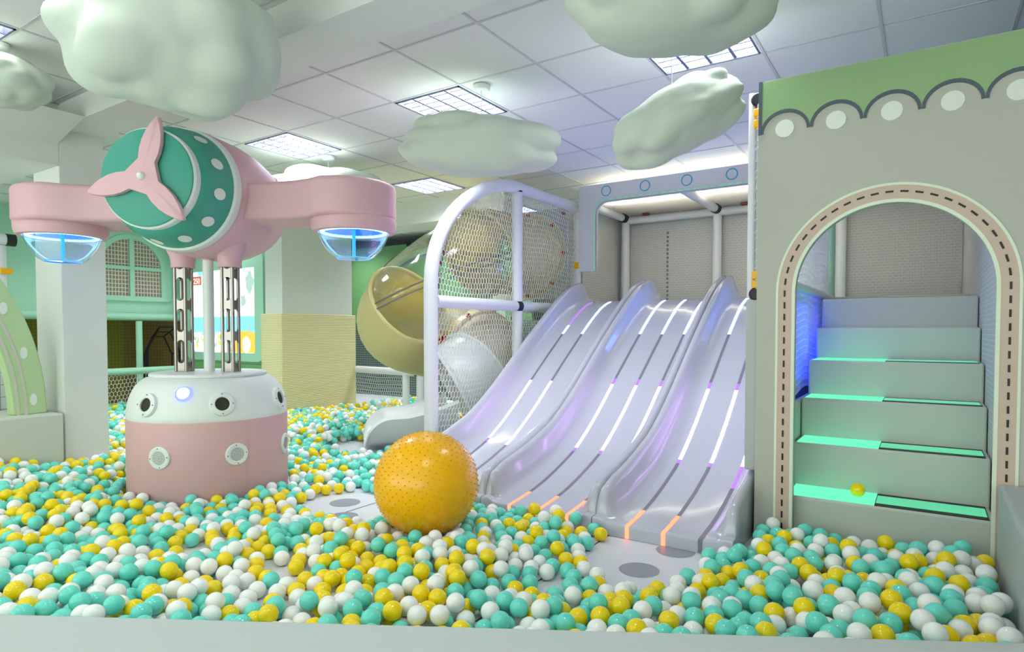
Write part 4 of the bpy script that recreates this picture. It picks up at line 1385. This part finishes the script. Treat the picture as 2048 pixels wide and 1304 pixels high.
# ------------------------------------------------------------------ hanging clouds
def cloud(c, wx, wy, wz, yaw, tilt, seed, zc_, label, wire_dx=0.0, amp=0.16, freq=2.0):
    c = Vector(c)
    t = thing('hanging_cloud', c, label, 'cloud decoration', 'hanging clouds')
    Rm = Matrix.Rotation(yaw, 4, 'Z') @ Matrix.Rotation(tilt, 4, 'Y')
    bm = bmesh.new()
    bmesh.ops.create_icosphere(bm, subdivisions=5, radius=1.0)
    rs = random.Random(seed)
    lumps = []
    for k in range(26):
        zz = rs.uniform(-0.85, 0.95)
        a_ = rs.uniform(0, TAU)
        q_ = sqrt(1 - zz * zz)
        d0 = Vector((q_ * cos(a_), q_ * sin(a_), zz))
        rr = rs.uniform(0.24, 0.42)
        lumps.append((d0 * (1.0 + amp * 0.6 - rr), rr))
    for v in bm.verts:
        d_ = v.co.normalized()
        acc = math.exp(15 * 0.93)
        for c_, rr in lumps:
            b_ = d_.dot(c_)
            disc = rr * rr - (c_.length_squared - b_ * b_)
            if disc > 0 and b_ > 0:
                acc += math.exp(15 * (b_ + sqrt(disc)))
        k = math.log(acc) / 15
        k += 0.02 * noise.noise(d_ * 4 + Vector((seed, seed, 0)))
        v.co = Rm @ Vector((d_.x * wx / 2 * k, d_.y * wy / 2 * k, d_.z * wz / 2 * k))
    me = bpy.data.meshes.new('cloud_body')
    bm.to_mesh(me)
    bm.free()
    me.materials.append(M_cloud)
    me.polygons.foreach_set('use_smooth', [True] * len(me.polygons))
    o = bpy.data.objects.new('cloud_body', me)
    C.objects.link(o)
    o.parent = t
    wd = Rm @ Vector((wire_dx, 0, 0))
    build('wire', MB().tube([c + Vector((wd.x, wd.y, 0)), (c.x + wd.x, c.y + wd.y, zc_)], 0.0028, 8), M_wire, t)
    build('ceiling_rose', MB().lathe([(0.0, -0.03), (0.052, -0.03), (0.058, -0.022), (0.058, 0), (0, 0)], 24, Matrix.Translation((c.x + wd.x, c.y + wd.y, zc_ - 0.006))), M_whitep, t)
cloud((-2.517, 3.457, 2.385), 1.02, 0.60, 0.42, YAW, radians(2), 1.0, H, 'wide white felt cloud hanging centrally above the net tower', 0.0, 0.16)
cloud((-1.153, 3.416, 2.30), 0.74, 0.50, 0.39, YAW, radians(-27), 2.4, H, 'tilted white cloud hanging left of the facade top', -0.04, 0.14)
cloud((-2.936, 1.594, 2.50), 0.92, 0.80, 0.70, YAW, radians(8), 3.3, HL, 'biggest white cloud hanging over the plane propeller', 0.0, 0.16, 1.4)
cloud((-0.87, 2.50, 2.475), 0.80, 0.66, 0.42, YAW, radians(-6), 5.2, H, 'white cloud at top edge covering the ceiling light near the facade', 0.0, 0.14, 1.6)
cloud((-4.76, 1.53, 2.675), 0.52, 0.45, 0.34, YAW, 0, 6.1, HL, 'small white cloud in the top left corner', 0.0, 0.14)
cloud((-4.725, 4.04, 2.47), 1.06, 0.6, 0.42, YAW, radians(2), 7.7, H, 'bright white cloud peeking above the right plane wing', 0.0, 0.20)

# ------------------------------------------------------------------ big spiky ball
BB, BR = Vector((-2.306, 2.643, 0.292)), 0.287
t = thing('exercise_ball', BB, 'big orange yellow exercise ball covered in small nubs', 'exercise ball')
bm = bmesh.new()
bmesh.ops.create_icosphere(bm, subdivisions=5, radius=BR)
me = bpy.data.meshes.new('ball_skin')
bm.to_mesh(me)
bm.free()
me.materials.append(M_bigball)
me.polygons.foreach_set('use_smooth', [True] * len(me.polygons))
o = bpy.data.objects.new('ball_skin', me)
C.objects.link(o)
o.parent = t
mb = MB()
NN = 900
for k in range(NN):
    zz = 1 - 2 * (k + 0.5) / NN
    a = k * pi * (3 - sqrt(5))
    rr = sqrt(1 - zz * zz)
    d_ = Vector((rr * cos(a), rr * sin(a), zz))
    q = d_.to_track_quat('Z', 'Y').to_matrix().to_4x4()
    mb.lathe([(0.0036, -0.002), (0.0028, 0.004), (0.0012, 0.0065), (0, 0.007)], 6, Matrix.Translation(BB + d_ * BR) @ q)
build('nubs', mb, M_nub, t, smooth=60)

# ------------------------------------------------------------------ ball pit
BRD = 0.0372
RT3, FH3 = Vector((cos(YAW), sin(YAW), 0)), Vector((-sin(YAW), cos(YAW), 0))
FW3 = FH3 * cos(PITCH) - UPV * sin(PITCH)
UP3 = UPV * cos(PITCH) + FH3 * sin(PITCH)
def proj(p):
    d_ = Vector(p) - Vector((0, 0, CAM_Z))
    tt = d_.dot(FW3)
    if tt < 0.05:
        return None
    return 1024 + FPX * d_.dot(RT3) / tt, 701.5 - FPX * d_.dot(UP3) / tt, tt

def seg_d(p, a, b):
    ab = b - a
    k = max(0, min(1, (p - a).dot(ab) / ab.length_squared))
    return (p - a - ab * k).length
CHA, CHB = Vector((CH0.x, CH0.y)), Vector((CH1.x, CH1.y))
BARE = [[(-3.36, 2.50), (-3.474, 2.871), (-3.314, 3.089), (-3.05, 3.08), (-2.56, 2.62), (-2.84, 2.46)],
        [(-1.444, 2.942), (-1.425, 3.19), (-1.318, 3.19), (-0.93, 3.19), (-0.85, 2.901), (-0.90, 2.62), (-1.109, 2.42), (-1.30, 2.66)],
        [(-2.60, 1.76), (-2.60, 1.89), (-2.34, 1.85), (-2.30, 1.70)], [(-1.39, 2.23), (-1.42, 2.50), (-1.32, 2.50), (-1.27, 2.23)],
        [(-3.20, 1.70), (-3.16, 1.88), (-2.96, 1.81), (-2.98, 1.64)]]
def poly_in(x, y, P):
    r = False
    for i in range(len(P)):
        (xa, ya), (xb, yb) = P[i], P[i - 1]
        if (ya > y) != (yb > y) and x < (xb - xa) * (y - ya) / (yb - ya) + xa:
            r = not r
    return r
def poly_d(x, y, P):
    q = Vector((x, y))
    return min(seg_d(q, Vector(P[i]), Vector(P[i - 1])) for i in range(len(P)))
def blocked(x, y):
    p = Vector((x, y))
    r = BRD + 0.003
    if (p - A0).dot(NF) < r: return True
    if x > 0.285 - r: return True
    if x < -5.62 + r and y < 2.19 + r: return True
    if x < -9.9 + r or y > 7.8: return True
    if -6.2 < x < -5.67 + r and 2.15 < y < 2.515 + r: return True
    if x < -5.67 + r and y < 2.515: return True
    if (p - Vector((PC.x, PC.y))).length < R + r: return True
    if -7.42 - r < x < -6.98 + r and 5.18 - r < y: return True
    if x < -7.42 and y > YS - 0.06 - r: return True
    if x > -3.16 - r and y > 3.193 - r and x < -0.70: return True
    if x > -0.80 - r and y > YC - 0.008 - r: return True
    if x > XT - 0.07 - r and y > 3.6: return True
    if x > -3.9 and y > 4.3: return True
    if seg_d(p, CHA, CHB) < 0.43: return True
    if abs(x + 9.6) < r + 0.05 and y > 2.6: return True
    if abs(y - 6.43) < r + 0.06 and -7.0 < x < -5.6: return True
    if (p - Vector((BB.x, BB.y))).length < 0.17: return True
    return False
def target(x, y):
    """how high the pile stands there"""
    dmin = 9.0
    for P in BARE:
        if abs(x - P[0][0]) < 1.4 and abs(y - P[0][1]) < 1.4:
            if poly_in(x, y, P):
                return 0.0
            dmin = min(dmin, poly_d(x, y, P))
    h = 0.094
    h += 0.05 * noise.noise(Vector((x * 1.6, y * 1.6, 3.0)))
    h += 0.17 * max(0, 1 - math.hypot(x - 0.30, y - 1.95) / 1.2)
    h += 0.07 * max(0, 1 - math.hypot(x - 0.2, y - 3.3) / 1.2)
    h += 0.10 * max(0, 1 - math.hypot(x + 5.5, y - 1.6) / 1.2)
    h += 0.05 * max(0, 1 - math.hypot(x + 3.0, y - 0.6) / 1.2)
    h += 0.05 * max(0, 1 - math.hypot(x + 5.4, y - 4.6) / 1.5)
    if dmin < 0.30:
        h = min(h, 0.05 + 0.2 * dmin)
    if math.hypot(x - PC.x, y - PC.y) < 0.75:
        h = min(h, 0.085)
    return h

cells = {}
CS = 0.08
balls = []
def drop(x, y):
    """height at which a ball dropped at x,y comes to rest, and the ball that carries it"""
    z, sup = BRD, None
    dd = (x - BB.x) ** 2 + (y - BB.y) ** 2
    cx, cy = int(math.floor(x / CS)), int(math.floor(y / CS))
    for i in (-1, 0, 1):
        for j in (-1, 0, 1):
            for (bx, by, bz) in cells.get((cx + i, cy + j), ()):
                d2 = (x - bx) ** 2 + (y - by) ** 2
                if d2 < 4 * BRD * BRD * 0.985:
                    zz = bz + sqrt(4 * BRD * BRD - d2)
                    if zz > z:
                        z, sup = zz, (bx, by)
    return z, sup
rnd = random.Random(11)
def in_view(x, y):
    q = proj((x, y, 0.1))
    return q is not None and -160 < q[0] < 2210 and q[1] < 1420
def underbig(x, y, z):
    return (Vector((x, y, z)) - BB).length < BR + BRD + 0.004
att = 0
while att < 66000:
    att += 1
    v = rnd.random()
    if v < 0.62:
        x, y = rnd.uniform(-5.7, 0.3), rnd.uniform(-0.4, 3.6)
    elif v < 0.97:
        x, y = rnd.uniform(-9.9, -3.3), rnd.uniform(2.3, 5.6)
    else:
        x, y = rnd.uniform(-7.2, -3.4), rnd.uniform(4.8, 7.6)
    if blocked(x, y) or not in_view(x, y):
        continue
    z, sup = drop(x, y)
    for k in range(7):                                  # roll off the ball below
        if sup is None:
            break
        dx, dy = x - sup[0], y - sup[1]
        l = math.hypot(dx, dy) or 1e-3
        nx, ny = x + dx / l * 0.014, y + dy / l * 0.014
        if blocked(nx, ny):
            break
        nz, ns = drop(nx, ny)
        if nz < z - 1e-4:
            x, y, z, sup = nx, ny, nz, ns
        else:
            break
    if z + BRD > target(x, y) + 0.035 or underbig(x, y, z):
        continue
    if target(x, y) <= 0:
        continue
    balls.append((x, y, z))
    cells.setdefault((int(math.floor(x / CS)), int(math.floor(y / CS))), []).append((x, y, z))
# colours: loosely clumped
cols = []
for (x, y, z) in balls:
    q = rnd.random() + 0.25 * noise.noise(Vector((x * 2.2, y * 2.2, z * 2)))
    cols.append(0 if q < 0.40 else (1 if q > 0.74 else 2))

# how much of each ball the picture shows (disc z-buffer at a third of the frame)
SCL = 3.0
BW, BH = int(2048 / SCL), int(1304 / SCL)
zb = np.full((BH, BW), 1e9)
ib = np.full((BH, BW), -1, int)
order = []
for i, (x, y, z) in enumerate(balls):
    q = proj((x, y, z))
    r_ = FPX * BRD / q[2]
    cx, cy, r_ = q[0] / SCL, q[1] / SCL, max(0.7, r_ / SCL)
    x0, x1, y0, y1 = int(max(0, cx - r_)), int(min(BW - 1, cx + r_)), int(max(0, cy - r_)), int(min(BH - 1, cy + r_))
    if x1 < x0 or y1 < y0:
        continue
    yy, xx = np.mgrid[y0:y1 + 1, x0:x1 + 1]
    mk = (xx + 0.5 - cx) ** 2 + (yy + 0.5 - cy) ** 2 <= r_ * r_
    ok = mk & (q[2] < zb[y0:y1 + 1, x0:x1 + 1])
    zb[y0:y1 + 1, x0:x1 + 1][ok] = q[2]
    ib[y0:y1 + 1, x0:x1 + 1][ok] = i
# the front ledge and the right block hide what lies below their edge
def edge_y(px):
    return 1225 + (1284 - 1225) * px / 2030.0
for px in range(BW):
    ib[int(edge_y(px * SCL) / SCL):, px] = -1
def bigd(p):
    q = proj(BB)
    return q
qb = proj(BB)
yy, xx = np.mgrid[0:BH, 0:BW]
big = ((xx * SCL - qb[0]) ** 2 + (yy * SCL - qb[1]) ** 2 < 106 ** 2) & (zb > qb[2] - 0.15)
ib[big] = -1
cnt = np.bincount(ib[ib >= 0], minlength=len(balls))
rank = sorted(range(len(balls)), key=lambda i: -cnt[i])
single = [i for i in rank[:299] if cnt[i] > 0]
seen = set(single)

def ballmesh(sub, m, nm):
    bm = bmesh.new()
    bmesh.ops.create_icosphere(bm, subdivisions=sub, radius=BRD)
    me = bpy.data.meshes.new(nm)
    bm.to_mesh(me)
    bm.free()
    me.materials.append(m)
    me.polygons.foreach_set('use_smooth', [True] * len(me.polygons))
    return me
BM = [ballmesh(3, M_bt, 'ball_teal'), ballmesh(3, M_by, 'ball_yellow'), ballmesh(3, M_bw, 'ball_white')]
CN = ('teal', 'yellow', 'white')
def zone(p):
    x, y, z = p
    px, py, tt = proj(p)
    dl = (Vector((x, y)) - A0).dot(NF)
    if x > 0.285 - 0.16:
        return 'touching the white padded block in the right corner'
    if y > 3.36 and x > -0.8:
        return 'against the foot of the arched facade'
    if dl < 0.13:
        part = ('left end' if px < 450 else 'left half' if px < 900 else 'middle' if px < 1250 else 'right half' if px < 1650 else 'right end')
        return 'against the front ledge, at its ' + part
    if (Vector((x, y)) - Vector((BB.x, BB.y))).length < 0.52:
        return 'beside the big nubbed exercise ball'
    if y > 2.95 and -3.2 < x < -0.7:
        return 'at the foot of the slide lanes'
    if (Vector((x, y)) - Vector((PC.x, PC.y))).length < 0.75:
        return 'at the foot of the pink console'
    if x < -5.2:
        return 'against the cream padded block on the left'
    side = ('far left' if px < 300 else 'left' if px < 650 else 'centre left' if px < 950 else 'centre right' if px < 1250 else 'right' if px < 1600 else 'far right')
    dist = ('in the second row' if dl < 0.28 else 'in the third row' if dl < 0.43 else 'in the fourth row' if dl < 0.56 else 'in the fifth row' if dl < 0.70 else 'in the sixth row' if dl < 0.85 else 'farther back') + ' behind'
    return dist + ' the front ledge, ' + side
by = {}
for i in single:
    by.setdefault((cols[i], zone(balls[i])), []).append(i)
ORD = ['first', 'second', 'third', 'fourth', 'fifth', 'sixth', 'seventh', 'eighth', 'ninth', 'tenth', 'eleventh', 'twelfth', 'thirteenth', 'fourteenth', 'fifteenth', 'sixteenth', 'seventeenth', 'eighteenth', 'nineteenth', 'twentieth'] + ['twenty-' + q for q in ('first', 'second', 'third', 'fourth', 'fifth', 'sixth', 'seventh', 'eighth', 'ninth')]
for (c_, zn), ids in by.items():
    ids.sort(key=lambda i: proj(balls[i])[0])
    for k, i in enumerate(ids):
        o = bpy.data.objects.new('pit_ball', BM[c_])
        C.objects.link(o)
        o.location = balls[i]
        if len(ids) == 1:
            lab = 'glossy %s ball %s' % (CN[c_], zn)
        else:
            lab = '%s %s ball from left %s' % (ORD[min(k, 28)], CN[c_], zn)
        tag(o, lab, 'ball', 'plastic balls in the ball pit')
# lone ball resting on the first lit tread
o = bpy.data.objects.new('pit_ball', BM[1])
C.objects.link(o)
o.location = (-0.285, 3.80, 0.25 + BRD + 0.004)
tag(o, 'lone yellow ball resting on the lowest lit stair tread', 'ball', 'plastic balls in the ball pit')
# all the others
tmpl = {}
for s_ in (2, 3):
    bm = bmesh.new()
    bmesh.ops.create_icosphere(bm, subdivisions=s_, radius=BRD)
    bm.verts.ensure_lookup_table()
    tmpl[s_] = (np.array([v.co[:] for v in bm.verts]), np.array([[v.index for v in f.verts] for f in bm.faces]))
    bm.free()
V, F, MI = [], [], []
off = 0
for i, p in enumerate(balls):
    if i in seen:
        continue
    s_ = 3 if proj(p)[2] < 4.6 else 2
    tv, tf = tmpl[s_]
    V.append(tv + np.array(p))
    F.append(tf + off)
    MI.append(np.full(len(tf), cols[i], int))
    off += len(tv)
V, F, MI = np.concatenate(V), np.concatenate(F), np.concatenate(MI)
me = bpy.data.meshes.new('ball_mass')
me.vertices.add(len(V)); me.vertices.foreach_set('co', V.ravel())
me.loops.add(F.size); me.loops.foreach_set('vertex_index', F.ravel().astype(np.int32))
me.polygons.add(len(F)); me.polygons.foreach_set('loop_start', np.arange(0, F.size, 3, dtype=np.int32))
for m in (M_bt, M_by, M_bw):
    me.materials.append(m)
me.polygons.foreach_set('material_index', MI.astype(np.int32))
me.polygons.foreach_set('use_smooth', np.ones(len(F), bool))
me.update(calc_edges=True)
o = bpy.data.objects.new('pit_ball_mass', me)
C.objects.link(o)
tag(o, 'spread of teal, yellow and white balls farther back across the pit floor', 'balls', 'plastic balls in the ball pit')
o['kind'] = 'stuff'
_l = {}
for _o in C.objects:
    if 'label' in _o and 'category' in _o: _l.setdefault(_o['label'], []).append(_o.name)
print('DUP', [(k, len(v)) for k, v in _l.items() if len(v) > 1])
print('BALLS', len(balls), 'single', len(single))
